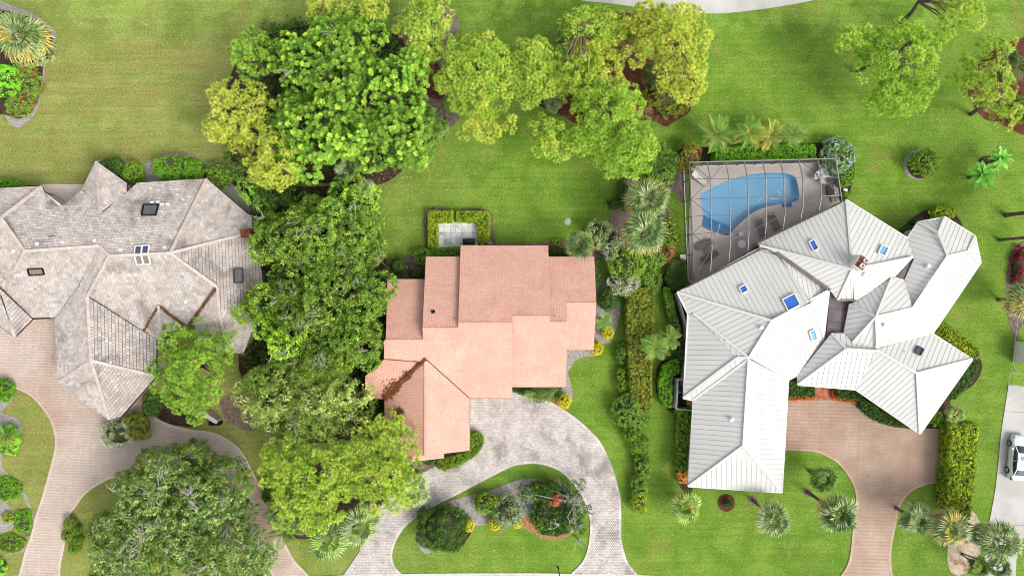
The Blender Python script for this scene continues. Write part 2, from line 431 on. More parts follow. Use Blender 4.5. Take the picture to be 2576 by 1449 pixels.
# planting beds (each a sheet a few mm above the lawn)
ZB = .008
NB = [0]
def bed(pts, mat='mulch', z=ZB, name='mulch_bed', smooth=True):
    NB[0] += 1
    return sheet(name, pts, z + NB[0] * .0008 if z <= ZB + .002 else z + .026, M[mat], smooth, wobble=.7, sub=6)
bed([(135, 75), (138, 110), (115, 155), (113, 190), (110, 225), (95, 275), (70, 307), (47, 321), (25, 312), (5, 287), (-60, 277), (-60, 20), (60, 25)], 'gravel')
bed([(132, 90), (110, 160), (104, 220), (85, 275), (55, 298), (20, 292), (-55, 250), (-55, 40), (60, 40)], 'darkmulch', ZB + .004)
bed([(240, 410), (290, 401), (330, 408), (360, 414), (385, 402), (410, 390), (450, 385), (490, 395), (505, 408), (550, 412), (610, 430), (660, 500), (640, 540), (520, 470), (346, 478), (260, 470)], 'gravel')
bed([(550, 430), (650, 440), (760, 470), (930, 470), (945, 560), (965, 640), (975, 700), (972, 1000), (930, 1080), (860, 1110), (720, 1110), (660, 1060), (640, 980), (600, 900), (650, 560)], 'darkmulch')
bed([(555, 1005), (600, 990), (640, 1010), (650, 1060), (630, 1085), (590, 1070), (566, 1058)], 'mulch', ZB)
bed([(644, 430), (930, 470), (1050, 390), (1120, 300), (1150, 260), (1100, 200), (1060, 120), (900, 60), (700, 80), (600, 150), (560, 280), (580, 400)], 'darkmulch', ZB)
bed([(1050, 30), (1130, 10), (1155, 70), (1125, 110), (1120, 150), (1110, 220), (1150, 255), (1160, 290), (1125, 325), (1080, 320), (1040, 230), (1020, 120), (990, 40)], 'mulch', ZB + .002)
bed([(1045, 150), (1090, 145), (1112, 190), (1120, 235), (1095, 250), (1050, 215)], 'redmulch', ZB + .004)
bed([(1440, 170), (1440, 110), (1470, 70), (1540, 30), (1640, 60), (1735, 170), (1748, 230), (1735, 280), (1700, 305), (1672, 318), (1640, 305), (1560, 300), (1500, 300), (1455, 312), (1400, 285), (1345, 262), (1350, 244), (1400, 215)], 'redmulch')
bed([(2480, 140), (2448, 190), (2436, 240), (2470, 295), (2510, 310), (2600, 345), (2680, 300), (2680, 80), (2560, 100)], 'redmulch')
bed([(2545, 630), (2600, 610), (2640, 700), (2640, 830), (2575, 815), (2556, 860), (2536, 800), (2530, 720)], 'mulch')
# patio surround and foundation beds of the pink roofed house
bed([(1069, 622), (1066, 587), (1063, 557), (1069, 537), (1084, 522), (1104, 519), (1126, 525), (1144, 529), (1164, 527), (1194, 524), (1222, 527), (1238, 540), (1241, 570), (1245, 600), (1256, 611), (1330, 613), (1385, 608), (1385, 650), (1160, 660), (1070, 780), (960, 790), (962, 690), (975, 662), (1004, 647), (1049, 635)], 'mulch')
bed([(1556, 455), (1600, 440), (1680, 430), (1722, 440), (1722, 520), (1690, 480), (1680, 560), (1655, 640), (1640, 700), (1655, 720), (1640, 735), (1600, 760), (1590, 800), (1592, 1100), (1600, 1290), (1588, 1283), (1579, 1261), (1579, 1226), (1585, 1186), (1580, 1116), (1555, 995), (1552, 920), (1550, 885), (1554, 845), (1558, 800), (1552, 750), (1520, 716), (1511, 680), (1510, 650), (1500, 700), (1385, 700), (1385, 612), (1440, 604), (1500, 590), (1528, 560), (1540, 530), (1548, 495)], 'mulch')
bed([(1495, 640), (1515, 650), (1512, 690), (1530, 725), (1556, 748), (1560, 790), (1545, 840), (1535, 860), (1516, 868), (1505, 893), (1470, 898), (1450, 905), (1438, 920), (1430, 935), (1432, 950), (1439, 975), (1440, 1005), (1430, 1024), (1418, 1035), (1380, 1012), (1340, 992), (1290, 985), (1290, 960), (1412, 962), (1414, 868), (1482, 866), (1480, 660)], 'gravel')
bed([(1382, 1008), (1408, 1001), (1434, 1020), (1428, 1032), (1424, 1040), (1400, 1022)], 'orange_mulch', ZB + .004)
bed([(1515, 645), (1545, 655), (1548, 700), (1545, 712), (1528, 714), (1516, 685)], 'grass', ZB + .004, 'lawn_patch')
# beds round the white house
bed([(1663, 700), (1672, 760), (1688, 810), (1700, 835), (1722, 842), (1722, 700), (1690, 690)], 'darkmulch')
bed([(1708, 845), (1706, 880), (1695, 898), (1670, 907), (1655, 920), (1650, 950), (1651, 985), (1660, 1010), (1678, 1030), (1696, 1040), (1703, 1060), (1702, 1150), (1706, 1215), (1745, 1215), (1745, 845)], 'darkmulch')
bed([(2262, 600), (2270, 575), (2300, 545), (2340, 525), (2390, 520), (2405, 540), (2420, 570), (2380, 570), (2300, 620)], 'darkmulch')
bed([(1735, 372), (1830, 372), (2052, 360), (2100, 345), (2138, 370), (2150, 420), (2143, 465), (2130, 500), (2100, 500), (2100, 410), (1735, 410)], 'darkmulch')
bed([(1982, 950), (2008, 940), (2150, 980), (2330, 1078), (2290, 1080), (2230, 1068), (2200, 1054), (2170, 1025), (2155, 1012), (2100, 1006), (2050, 1004), (1983, 1006)], 'darkmulch', ZB + .002, smooth=False)
bed([(2332, 830), (2460, 895), (2455, 960), (2390, 1010), (2420, 1050), (2400, 1080), (2370, 1078), (2310, 1078), (2350, 960)], 'darkmulch')
bed([(2371, 1086), (2384, 1082), (2384, 1215), (2376, 1310), (2366, 1300), (2370, 1215)], 'darkmulch', ZB)
# round tree rings cut in the turf
def ring(cx, cy, rx, ry, mat): NB[0] += 1; sheet('mulch_ring', [(cx + rx * math.cos(t * math.pi / 5), cy + ry * math.sin(t * math.pi / 5)) for t in range(10)], ZB + .002 + NB[0] * .0008, M[mat], True, wobble=.4)
ring(2309, 415, 37, 38, 'gravel'); ring(2314, 418, 31, 32, 'darkmulch')
ring(1827, 1264, 22, 22, 'redmulch'); ring(1894, 1258, 12, 12, 'mulch'); ring(2032, 1238, 10, 10, 'mulch')
ring(2484, 410, 24, 18, 'darkmulch')
# island beds in front of the pink roofed house
bed([(1110, 1268), (1150, 1254), (1181, 1246), (1244, 1229), (1288, 1212), (1325, 1203), (1360, 1206), (1403, 1219), (1428, 1229), (1447, 1250), (1452, 1285), (1452, 1320), (1430, 1345), (1395, 1340), (1300, 1325), (1245, 1316), (1205, 1322), (1180, 1322), (1165, 1300), (1160, 1285), (1130, 1280)], 'gravel')
bed([(1311, 1302), (1345, 1298), (1380, 1330), (1430, 1340), (1425, 1352), (1395, 1358), (1365, 1352), (1335, 1338), (1308, 1322)], 'orange_mulch', ZB + .004)
bed([(1056, 1325), (1063, 1325), (1066, 1355), (1082, 1385), (1078, 1391), (1066, 1389), (1053, 1370), (1051, 1345)], 'gravel')
bed([(1060, 1290), (1130, 1275), (1180, 1310), (1180, 1350), (1120, 1385), (1070, 1360)], 'darkmulch', ZB + .003)
bed([(655, 1226), (690, 1215), (800, 1150), (1040, 1170), (1050, 1190), (1010, 1225), (960, 1265), (925, 1310), (830, 1345), (740, 1355), (700, 1330)], 'darkmulch', ZB)
bed([(1040, 1160), (1100, 1150), (1190, 1120), (1200, 1140), (1150, 1180), (1100, 1178), (1054, 1180)], 'mulch', ZB + .004)
bed([(380, 1030), (400, 990), (470, 1000), (500, 1030), (490, 1070), (460, 1072), (400, 1060)], 'darkmulch', ZB)
bed([(-60, 950), (0, 951), (24, 954), (41, 975), (36, 1000), (15, 1022), (4, 1035), (18, 1043), (40, 1050), (54, 1070), (55, 1090), (40, 1118), (15, 1130), (4, 1170), (37, 1204), (62, 1236), (76, 1265), (84, 1292), (90, 1318), (84, 1348), (66, 1382), (40, 1390), (0, 1402), (-60, 1410)], 'gravel')
bed([(-60, 1190), (5, 1188), (30, 1206), (55, 1238), (68, 1266), (80, 1300), (84, 1325), (78, 1350), (64, 1376), (30, 1390), (-60, 1402)], 'grass', ZB + .004, 'lawn_patch')
bed([(-60, 1255), (10, 1262), (34, 1290), (36, 1312), (20, 1335), (-60, 1345)], 'gravel', ZB + .010)
bed([(58, 1340), (70, 1337), (78, 1345), (66, 1349), (53, 1345)], 'mulch', ZB + .012)
bed([(2439, 1281), (2450, 1288), (2461, 1305), (2470, 1328), (2475, 1352), (2462, 1400), (2444, 1430), (2414, 1446), (2392, 1438), (2383, 1410), (2384, 1374), (2400, 1340), (2425, 1320)], 'sand')

# road and the street in front
road = smooth_line([(1400, -30), (1455, 0), (1530, 9), (1640, 24), (1720, 32), (1788, 35), (1850, 32), (1932, 22), (2000, 11), (2057, -1), (2150, -26)], 6) + [(2150, -90), (1400, -90)]
sheet('road', road, .012, M['concrete'], False)
cl = smooth_line([(600, 1460), (740, 1452), (870, 1445.5), (1000, 1442), (1288, 1440.5), (1450, 1442), (1600, 1445), (1700, 1449), (1900, 1456), (2300, 1470), (2700, 1486)], 4)
cv = []; n_ = len(cl)
for off, z in ((0, 0), (0, .07), (6, .07), (6, .0)): cv += [tuple(P(x, y + off, 0).to_2d()) + (z,) for x, y in cl]
mesh_obj('curb', cv, [(j * n_ + i, j * n_ + i + 1, (j + 1) * n_ + i + 1, (j + 1) * n_ + i)[::-1] for j in range(3) for i in range(n_ - 1)], M['curb'], kind='structure')
sheet('street', [(x, y + 5) for x, y in cl] + [(2700, 1800), (600, 1800)], .012, M['asphalt'], False)
# concrete drive and its expansion joints, east edge
sheet('driveway', smooth_line([(2536, 968), (2527, 1028), (2518, 1087), (2509.5, 1174), (2502, 1236), (2492, 1291), (2482, 1340), (2476, 1400), (2470, 1500)], 4) + smooth_line([(2553, 1500), (2556, 1410), (2563, 1375), (2578, 1350), (2640, 1340)], 4) + [(2660, 980)],   .06, M['concrete'], False)
jm = MB()
for a, b in (((2505, 1190), (2660, 1196)), ((2528, 1035), (2660, 1040)), ((2490, 1318), (2600, 1322))): jm.beam(P(*a, .062), P(*b, .062), .05, .004)
jm.build('expansion_joint', M['joint'], bpy.data.objects['driveway'], usecol=False)

# pavers -----------------------------------------------------------
def pavers(name, outline, mat, L, W, rot, base_z, tone, edge=None, smooth=False, seed=1):
    rng = np.random.default_rng(seed)
    o = sheet(name, outline, base_z, M['joint'], smooth)
    poly = [tuple(P(x, y).to_2d()) for x, y in outline]
    a = np.array(poly); c0 = a.mean(0); ca, sa = math.cos(rot), math.sin(rot)
    loc = np.stack([(a[:, 0] - c0[0]) * ca + (a[:, 1] - c0[1]) * sa, -(a[:, 0] - c0[0]) * sa + (a[:, 1] - c0[1]) * ca], 1)
    mn, mx = loc.min(0), loc.max(0)
    nu, nv = int((mx[0] - mn[0]) / L) + 2, int((mx[1] - mn[1]) / W) + 2
    I, J = np.meshgrid(np.arange(nu), np.arange(nv), indexing='ij')
    U = mn[0] + (I + (J % 2) * .5) * L; V = mn[1] + J * W
    U, V = U.ravel(), V.ravel()
    lp = [tuple(p) for p in loc]
    ok = in_poly(U, V, lp)
    U, V = U[ok], V[ok]
    # only what the drone can see
    X = c0[0] + U * ca - V * sa; Y = c0[1] + U * sa + V * ca
    ok = (abs(X) < 57) & (abs(Y) < 33); U, V, X, Y = U[ok], V[ok], X[ok], Y[ok]
    n = len(U); g = .012
    hz = base_z + .022 + rng.normal(0, .0012, n)
    hl, hw = L / 2 - g / 2, W / 2 - g / 2; bv = .008
    cs = np.array([(-1, -1), (1, -1), (1, 1), (-1, 1)], float)
    V8 = np.zeros((n, 8, 3))
    for k in range(4):
        for lvl, (sx, sy, z) in enumerate(((hl, hw, base_z + .001), (hl - bv, hw - bv, 0))):
            u = cs[k, 0] * sx; v = cs[k, 1] * sy
            V8[:, lvl * 4 + k, 0] = X + u * ca - v * sa; V8[:, lvl * 4 + k, 1] = Y + u * sa + v * ca
            V8[:, lvl * 4 + k, 2] = hz if lvl else z
    F = np.array([(4, 5, 6, 7), (0, 1, 5, 4), (1, 2, 6, 5), (2, 3, 7, 6), (3, 0, 4, 7)])
    faces = (F[None] + (np.arange(n) * 8)[:, None, None]).reshape(-1, 4)
    t = 1 + rng.normal(0, tone, n); hue = rng.normal(0, tone * .4, n)
    col = np.clip(np.stack([t + hue, t, t - hue], 1), .3, 1.6)
    quad_mesh(o and 'pavers', V8.reshape(-1, 3), faces, np.repeat(col, 8, 0), M[mat], o, kind='stuff')
    return o

def quad_mesh(name, verts, faces, cols, mat, parent=None, kind=None, loc=None):
    me = bpy.data.meshes.new(name); og = org(parent) if loc is None else Vector(loc)
    verts = verts - np.array(og)
    me.vertices.add(len(verts)); me.vertices.foreach_set('co', verts.astype(np.float32).ravel())
    k = faces.shape[1]
    me.loops.add(faces.size); me.loops.foreach_set('vertex_index', faces.astype(np.int32).ravel())
    me.polygons.add(len(faces)); me.polygons.foreach_set('loop_start', (np.arange(len(faces)) * k).astype(np.int32))
    me.update(calc_edges=True)
    if cols is not None:
        ca = me.color_attributes.new('Col', 'FLOAT_COLOR', 'POINT'); a = np.ones((len(verts), 4), np.float32); a[:, :3] = cols
        ca.data.foreach_set('color', a.ravel())
    me.materials.append(mat)
    o = link_mesh(name, me, parent, None, kind)
    if loc is not None and parent is None: o.location = loc
    return o

w_left = smooth_line([(24, 952), (41, 974), (75, 990), (107, 1022), (130, 1057), (139, 1087), (142, 1105), (140, 1136), (127, 1186), (112, 1241), (97, 1286), (91, 1304), (86, 1328), (80, 1351), (67, 1385), (58, 1420), (46, 1460)], 3)
w_mid = smooth_line([(150, 1470), (150, 1449), (151, 1419), (158, 1385), (164, 1350), (170, 1301), (186, 1277), (215, 1239), (260, 1209), (300, 1195), (400, 1178), (500, 1192), (570, 1240), (612, 1310), (650, 1380), (690, 1449), (720, 1500)], 3)
w_right = smooth_line([(800, 1490), (776, 1449), (739, 1409), (714, 1363), (690, 1315), (669, 1271), (659, 1236), (644, 1206), (625, 1169), (605, 1134), (575, 1107.6), (548, 1094), (520, 1086), (480, 1082), (430, 1070), (392, 1052), (380, 1030)], 3)
pavers('driveway', [(-60, 950), (0, 950.5)] + w_left + w_mid + w_right + [(380, 1000), (280, 790), (-60, 790)], 'paver_tan', .25, .165, 0.02, .05, .035, seed=3)
c_out = smooth_line([(1298, 985), (1330, 990), (1380, 1011), (1408, 1027), (1443, 1050), (1473, 1075), (1503, 1106), (1520, 1134), (1538, 1176), (1550, 1216), (1558, 1251), (1560, 1299), (1560, 1349), (1567, 1386), (1578, 1416), (1601, 1445)], 3)
c_in = smooth_line([(1439, 1442), (1463, 1419), (1478, 1391), (1485, 1356), (1487, 1320), (1483, 1286), (1473, 1261), (1455, 1231), (1435, 1204), (1408, 1181), (1375, 1168), (1350, 1163), (1318, 1164), (1288, 1170), (1244, 1191), (1181, 1224), (1119, 1256), (1069, 1281), (1044, 1299), (1014, 1326), (994, 1359), (984, 1394), (991, 1424), (1008, 1443)], 3)
c_left = smooth_line([(861, 1446), (884, 1419), (899, 1396), (908, 1374), (925, 1330), (945, 1290), (975, 1250), (1010, 1220), (1054, 1192), (1096, 1174), (1130, 1178), (1180, 1150), (1209, 1122), (1205, 1095), (1150, 1080)], 3)
pavers('driveway', c_out + c_in + c_left + [(1150, 980)], 'paver_grey', .23, .17, 0.0, .05, .09, seed=5)
r_top = [(1960, 1006), (1983, 1006), (2051, 1005), (2094, 1005), (2157, 1016), (2207, 1055), (2232, 1067), (2282, 1075), (2332, 1077), (2387, 1080)]
r_right = smooth_line([(2387, 1086), (2381, 1150), (2374.5, 1214)], 2) + smooth_line([(2352, 1213), (2332, 1215), (2302, 1226), (2277, 1246), (2259.5, 1276), (2252, 1311), (2242, 1361), (2238, 1399), (2240, 1431), (2244, 1449), (2252, 1480)], 3)
r_left = smooth_line([(2095, 1480), (2116, 1449), (2132, 1424), (2141, 1394), (2147, 1336), (2154.5, 1274), (2154.5, 1241), (2147, 1216), (2129.5, 1186), (2107, 1161), (2082, 1146), (2057, 1135), (2027, 1131), (1977, 1129), (1960, 1129)], 3)
pavers('driveway', r_top + r_right + r_left, 'paver_pink', .25, .15, 0.01, .05, .03, seed=8)
# pale border courses and score lines
def border(parent, line, w=.24, col=(1.04, 1.04, 1.04), mat='paver_grey'):
    m = MB(); ws = [P(x, y).to_2d() for x, y in line]
    for a, b in zip(ws, ws[1:]):
        L = (b - a).length; k = max(1, int(L / .26)); d = (b - a) / k; ang = math.atan2(d.y, d.x)
        for i in range(k):
            c = a + d * (i + .5); t = random.uniform(.93, 1.05)
            m.box((c.x, c.y, .066), (d.length - .02, w, .032), ang, (col[0] * t, col[1] * t, col[2] * t))
    m.build('border_pavers', M[mat], parent, kind='stuff')
dws = [o for o in bpy.data.objects if o.name.startswith('driveway')]
dL, dC, dR = dws[1], dws[2], dws[3]
border(dC, c_out); border(dC, c_in); border(dL, w_left, mat='paver_tan'); border(dL, w_right, mat='paver_tan'); border(dL, w_mid, mat='paver_tan')
border(dR, r_right, mat='paver_pink'); border(dR, r_left, mat='paver_pink')
jm = MB()
for a, b in (((2067, 1020), (2060, 1138)), ((2165, 1025), (2156, 1215)), ((2290, 1080), (2280, 1240)), ((2160, 1240), (2268, 1246)), ((2143, 1400), (2236, 1408))):
    jm.beam(P(*a, .075), P(*b, .075), .04, .004)
jm.build('score_line', M['joint'], dR, usecol=False)

# brick entry walk of the white house: bricks one by one
walk = sheet('walkway', [(2050, 970), (2095, 970), (2094, 1006), (2050, 1005)], .055, M['joint'], False)
bme = []
for v in range(4):
    t = .85 + .1 * v
    mb = MB(); mb.box((0, 0, .012), (.41, .2, .024), 0, (t, t * (.95 + .03 * v), t)); o = mb.build('brick', M['brick'], walk); bme.append(o.data); bpy.data.objects.remove(o)
for j in range(7):
    for i in range(5):
        p = P(2050 + 4.8 + (i + (j % 2) * .45) * 9.2, 972.6 + j * 4.9)
        if p.x > P(2092, 0).x: continue
        o = link_mesh('brick', random.choice(bme), walk); o.location = (p.x, p.y, .057)

# patio behind the pink roofed house, tile by tile
patio = sheet('patio', [(1098, 558), (1203.5, 558), (1203.5, 620), (1160, 620), (1160, 640), (1092, 627), (1098, 600)], .055, M['joint'], False)
xs = [1099, 1118.5, 1133, 1147, 1161, 1175, 1189, 1203]; ys = [559, 572, 586.5, 600.5, 614.5, 628]
for i in range(7):
    for j in range(5):
        if j == 4 and i > 4: y1 = 619
        else: y1 = ys[j + 1]
        a, b = P(xs[i] + .25, ys[j] + .25), P(xs[i + 1] - .25, y1 - .25)
        mb = MB(); t = random.uniform(.84, 1.05)
        mb.box(((a.x + b.x) / 2, (a.y + b.y) / 2, .07), (b.x - a.x, a.y - b.y, .026 + random.uniform(-.003, .003)), 0, (t, t, t * .99)); mb.build('tile', M['patio'], patio)
# paved terrace in the notch of the grey tiled house
terr = sheet('terrace', [(90, 466), (150, 470), (215, 464), (235, 520), (170, 560), (110, 540)], .055, M['joint'], False)
mb = MB()
for i in range(26):
    for j in range(22):
        p = P(108 + i * 5, 466 + j * 3.6)
        t = random.choice([1, 1.02, .98, 1.04, .97, .75] if random.random() < .1 else [1, 1.02, .98])
        mb.box((p.x + (j % 2) * .1, p.y, .066), (.2, .14, .024), 0, (t, t * .99, t * .97))
mb.build('pavers', M['patio_tan'], terr, kind='stuff')

# ------------------------------------------------------------------ roofs
CAM = Vector((0, 0, H))
def ray(dx, dy, pl):
    g = P(dx, dy, 0); d = g - CAM; n, k = pl
    return CAM + d * ((k - n.dot(CAM)) / n.dot(d))
def fit(pts):
    A = np.array([tuple(P(*p)) for p in pts]); c = A.mean(0); _, _, vt = np.linalg.svd(A - c)
    n = Vector(vt[2]); n = n if n.z > 0 else -n
    return n, n.dot(Vector(c))
def clip_half(poly, ax, val, keep_ge):
    out = []; n = len(poly)
    for i in range(n):
        p, q = poly[i], poly[(i + 1) % n]
        ip = (p[ax] >= val) if keep_ge else (p[ax] <= val); iq = (q[ax] >= val) if keep_ge else (q[ax] <= val)
        if ip: out.append(p)
        if ip != iq:
            t = (val - p[ax]) / (q[ax] - p[ax]); r = [0, 0]; r[ax] = val; r[1 - ax] = p[1 - ax] + t * (q[1 - ax] - p[1 - ax]); out.append(tuple(r))
    return out
def clip_rect(poly, u0, u1, v0, v1):
    for ax, val, ge in ((1, v0, True), (1, v1, False), (0, u0, True), (0, u1, False)):
        poly = clip_half(poly, ax, val, ge)
        if len(poly) < 3: return []
    return poly
def inset2d(pts, d):
    n = len(pts); sgn = 1 if area2(pts) > 0 else -1; out = []
    for i in range(n):
        a, p, b = (Vector(pts[(i + k) % n][:2]) for k in (-1, 0, 1))
        e1 = (p - a).normalized(); e2 = (b - p).normalized()
        n1 = Vector((-e1.y, e1.x)) * sgn; n2 = Vector((-e2.y, e2.x)) * sgn
        m = n1 + n2; L = m.length
        if L < .3: out.append(p + n1 * d); continue
        m /= L; out.append(p + m * min(d / max(m.dot(n1), .35), d * 2))
    return out

class House:
    def __init__(s, name, loc, label, under, soffit, wall):
        s.root = thing(name, loc, label, 'house'); s.faces = {}; s.keys = []; s.under = under; s.soffit = soffit; s.wallm = wall; s.wall = MB(); s.deck = MB()
    def zat(s, dx, dy, r=9):
        best = None
        for x, y, z in s.keys:
            if (x - dx) ** 2 + (y - dy) ** 2 < r * r and (best is None or z > best): best = z
        return best
    def on(s, face, dx, dy, lift=0.0):
        n, k = s.faces[face][0]; return ray(dx, dy, (n, k + lift))
    def face(s, nm, pts, run, plane=None, wall=True, inset=.45):
        pl = plane or fit(pts); w = [ray(p[0], p[1], pl) for p in pts]
        if area2([(p.x, p.y) for p in w]) < 0: w = w[::-1]; pts = pts[::-1]
        cx, cy = pts[0][0], pts[0][1]
        U = (ray(cx + run[0], cy + run[1], pl) - ray(cx, cy, pl)).normalized(); V = pl[0].cross(U)
        s.faces[nm] = (pl, w, U, V)
        for p, q in zip(pts, w): s.keys.append((p[0], p[1], q.z))
        tri = tri2d([(p.x, p.y) for p in w]); n = len(w)
        dn = pl[0] * -.03
        s.deck.add([p + dn for p in w] + [p + dn - Vector((0, 0, .17)) for p in w],
                   tri + [tuple(i + n for i in t)[::-1] for t in tri] + [(i, n + i, n + (i + 1) % n, (i + 1) % n) for i in range(n)])
        if wall:
            iw = inset2d([(p.x, p.y) for p in w], inset)
            nn, k = pl; top = [Vector((p.x, p.y, (k - nn.x * p.x - nn.y * p.y) / nn.z - .22)) for p in iw]
            if all(t.z > .5 for t in top): s.wall.add([(p.x, p.y, 0) for p in top] + top, [(i, (i + 1) % n, n + (i + 1) % n, n + i) for i in range(n)])
        return pl
    def frame(s, nm):
        pl, w, U, V = s.faces[nm]; o = w[0]
        return pl[0], U, V, o, [((p - o).dot(U), (p - o).dot(V)) for p in w]
    def finish(s):
        s.deck.build('roof_deck', M[s.under], s.root, usecol=False); s.wall.build('wall', M[s.wallm], s.root, usecol=False)
    def cap(s, pts, w, h, mat, name='ridge_cap', lift=.05, seg=None, zs=None):
        ps = []
        for i, p in enumerate(pts):
            z = s.zat(p[0], p[1]) if zs is None else zs[i]
            ps.append(P(p[0], p[1], (z if z is not None else 4.5) + lift))
        for a, b in zip(ps, ps[1:]):
            mb = MB(); L = (b - a).length; k = max(1, round(L / seg)) if seg else 1
            for i in range(k):
                t = random.uniform(.93, 1.05); q0 = a.lerp(b, i / k); q1 = a.lerp(b, (i + 1) / k - (.02 / L if seg else 0))
                mb.beam(q0 + Vector((0, 0, .012 if seg else 0)), q1 + Vector((0, 0, -.012 if seg else 0)), w, h, (t, t, t))
            mb.build(name, M[mat], s.root)
    def gutter(s, pts, w=.13, h=.13, mat='white', zs=None):
        mb = MB(); ps = []
        for i, p in enumerate(pts):
            z = s.zat(p[0], p[1], 12) if zs is None else zs; ps.append(P(p[0], p[1], (z if z is not None else 3.2) - .09))
        for a, b in zip(ps, ps[1:]): mb.beam(a, b, w, h)
        mb.build('gutter', M[mat], s.root, usecol=False)

def tile_faces(h, names, tw, th, mat, tone, up=.04, gap=.03, limit=300, hero=None, seed=4, variants=6):
    rng = random.Random(seed); mb = MB(); made = 0
    # a few shared tile meshes for those that are objects of their own
    vs = []
    for v in range(variants):
        t = 1 + rng.gauss(0, tone); hu = rng.gauss(0, tone * .3); b = MB(); g = .011
        b.add([(g, gap, -.01), (tw - g, gap, -.01), (tw - g, th, -.01), (g, th, -.01), (g, gap, up), (tw - g, gap, up), (tw - g, th, .008), (g, th, .008)],
              [(4, 5, 6, 7), (0, 1, 5, 4), (1, 2, 6, 5), (3, 0, 4, 7), (2, 3, 7, 6)], (t + hu, t, t - hu))
        me = mesh_obj('tile', b.v, b.f, M[mat], None, b.c); vs.append(me.data); bpy.data.objects.remove(me)
    for nm in names:
        n, U, V, o, poly = h.frame(nm)
        if V.z < 0: # flip so that v climbs the slope
            V = -V; U = -U; poly = [((p - o).dot(U), (p - o).dot(V)) for p in h.faces[nm][1]]
        us = [p[0] for p in poly]; vv = [p[1] for p in poly]; v0 = min(vv); row = 0
        R = Matrix((U, V, n)).transposed().to_4x4()
        while v0 < max(vv):
            v1 = v0 + th; u0 = min(us) - (row % 2) * tw * .5 - rng.uniform(0, .03)
            strip = clip_half(clip_half(poly, 1, v0, True), 1, v1, False)
            if len(strip) >= 3:
                smin = min(p[0] for p in strip); smax = max(p[0] for p in strip)
                u = u0 + int((smin - u0) / tw) * tw
                while u < smax:
                    c = clip_rect(strip, u + .011, u + tw - .011, v0 + gap, v1)
                    if len(c) >= 3 and abs(area2(c)) > .004:
                        full = abs(area2(c)) > (tw - .022) * (th - gap) * .985
                        if full and made < limit and nm in (hero or ()):
                            ob = link_mesh('tile', rng.choice(vs), h.root)
                            ob.matrix_local = Matrix.Translation(o + U * u + V * v0 - org(h.root)) @ R; made += 1
                        else:
                            if area2(c) < 0: c = c[::-1]
                            k = len(c); t = 1 + rng.gauss(0, tone); hu = rng.gauss(0, tone * .3); jit = rng.uniform(-.004, .004)
                            top = [o + U * a + V * b + n * (up + jit - (up - .008) * (b - v0) / th) for a, b in c]
                            bot = [o + U * a + V * b - n * .01 for a, b in c]
                            mb.add(top + bot, [tuple(range(k))] + [(i, k + i, k + (i + 1) % k, (i + 1) % k) for i in range(k)], (t + hu, t, t - hu))
                    u += tw
            v0 = v1; row += 1
    mb.build('tiles', M[mat], h.root, kind='stuff')

def panel_faces(h, names, pw, mat):
    for nm in names:
        n, U, V, o, poly = h.frame(nm); vv = [p[1] for p in poly]; v = min(vv) - .13
        while v < max(vv):
            mb = MB(); t = random.uniform(.965, 1.02)
            for a0, a1, z0, z1 in ((v + .014, v + pw - .02, -.02, .02), (v + pw - .014, v + pw + .014, -.02, .045)):
                c = clip_half(clip_half(poly, 1, a0, True), 1, a1, False)
                if len(c) < 3 or abs(area2(c)) < .003: continue
                if area2(c) < 0: c = c[::-1]
                k = len(c); top = [o + U * a + V * b + n * z1 for a, b in c]; bot = [o + U * a + V * b + n * z0 for a, b in c]
                # the seam is a standing rib tinted darker tan
                col = (t, t, t) if z1 < .03 else (.80, .76, .69)
                fr = [tuple(range(k))] if k <= 4 else [tuple(x) for x in tri2d(c)]
                mb.add(top + bot, fr + [(i, k + i, k + (i + 1) % k, (i + 1) % k) for i in range(k)], col)
            if mb.v: mb.build('roof_panel', M[mat], h.root)
            v += pw

def skylight(h, face, q, glass, frame='white', lift=.14, fw=.09):
    c = [h.on(face, x, y, lift) for x, y in q]; b = [h.on(face, x, y, 0) for x, y in q]
    n = h.faces[face][0][0]; ctr = sum(c, Vector()) / 4
    f = MB()
    for i in range(4):
        j = (i + 1) % 4; f.beam(c[i], c[j], fw, .16)
    sk = f.build('skylight', M[frame], h.root, usecol=False)
    inn = [ctr + (p - ctr) * .9 for p in c]; ins = [p - n * .015 for p in inn]
    fl = Vector((inn[1] - inn[0])).cross(inn[2] - inn[1]).z < 0
    mesh_obj('pane', ins[::-1] if fl else ins, [(0, 1, 2, 3)], M[glass], sk)
    return sk

def vent(h, face, dx, dy, r=.16, hgt=.3, mat='white', box=True, name='roof_vent'):
    p = h.on(face, dx, dy); mb = MB()
    if box:
        mb.box(p + Vector((0, 0, hgt / 2)), (r * 1.6, r * 1.4, hgt), .4); mb.box(p + Vector((0, 0, hgt)), (r * 2.1, r * 1.9, .06), .4); mb.box(p + Vector((0, 0, .03)), (r * 3, r * 2.6, .03), .4)
    else: mb.lathe(p, [(r * 1.3, 0), (r * 1.3, .04), (r * .5, .05), (r * .5, hgt), (r * .55, hgt), (r * .55, hgt + .04)], 12)
    mb.build(name, M[mat], h.root, usecol=False)

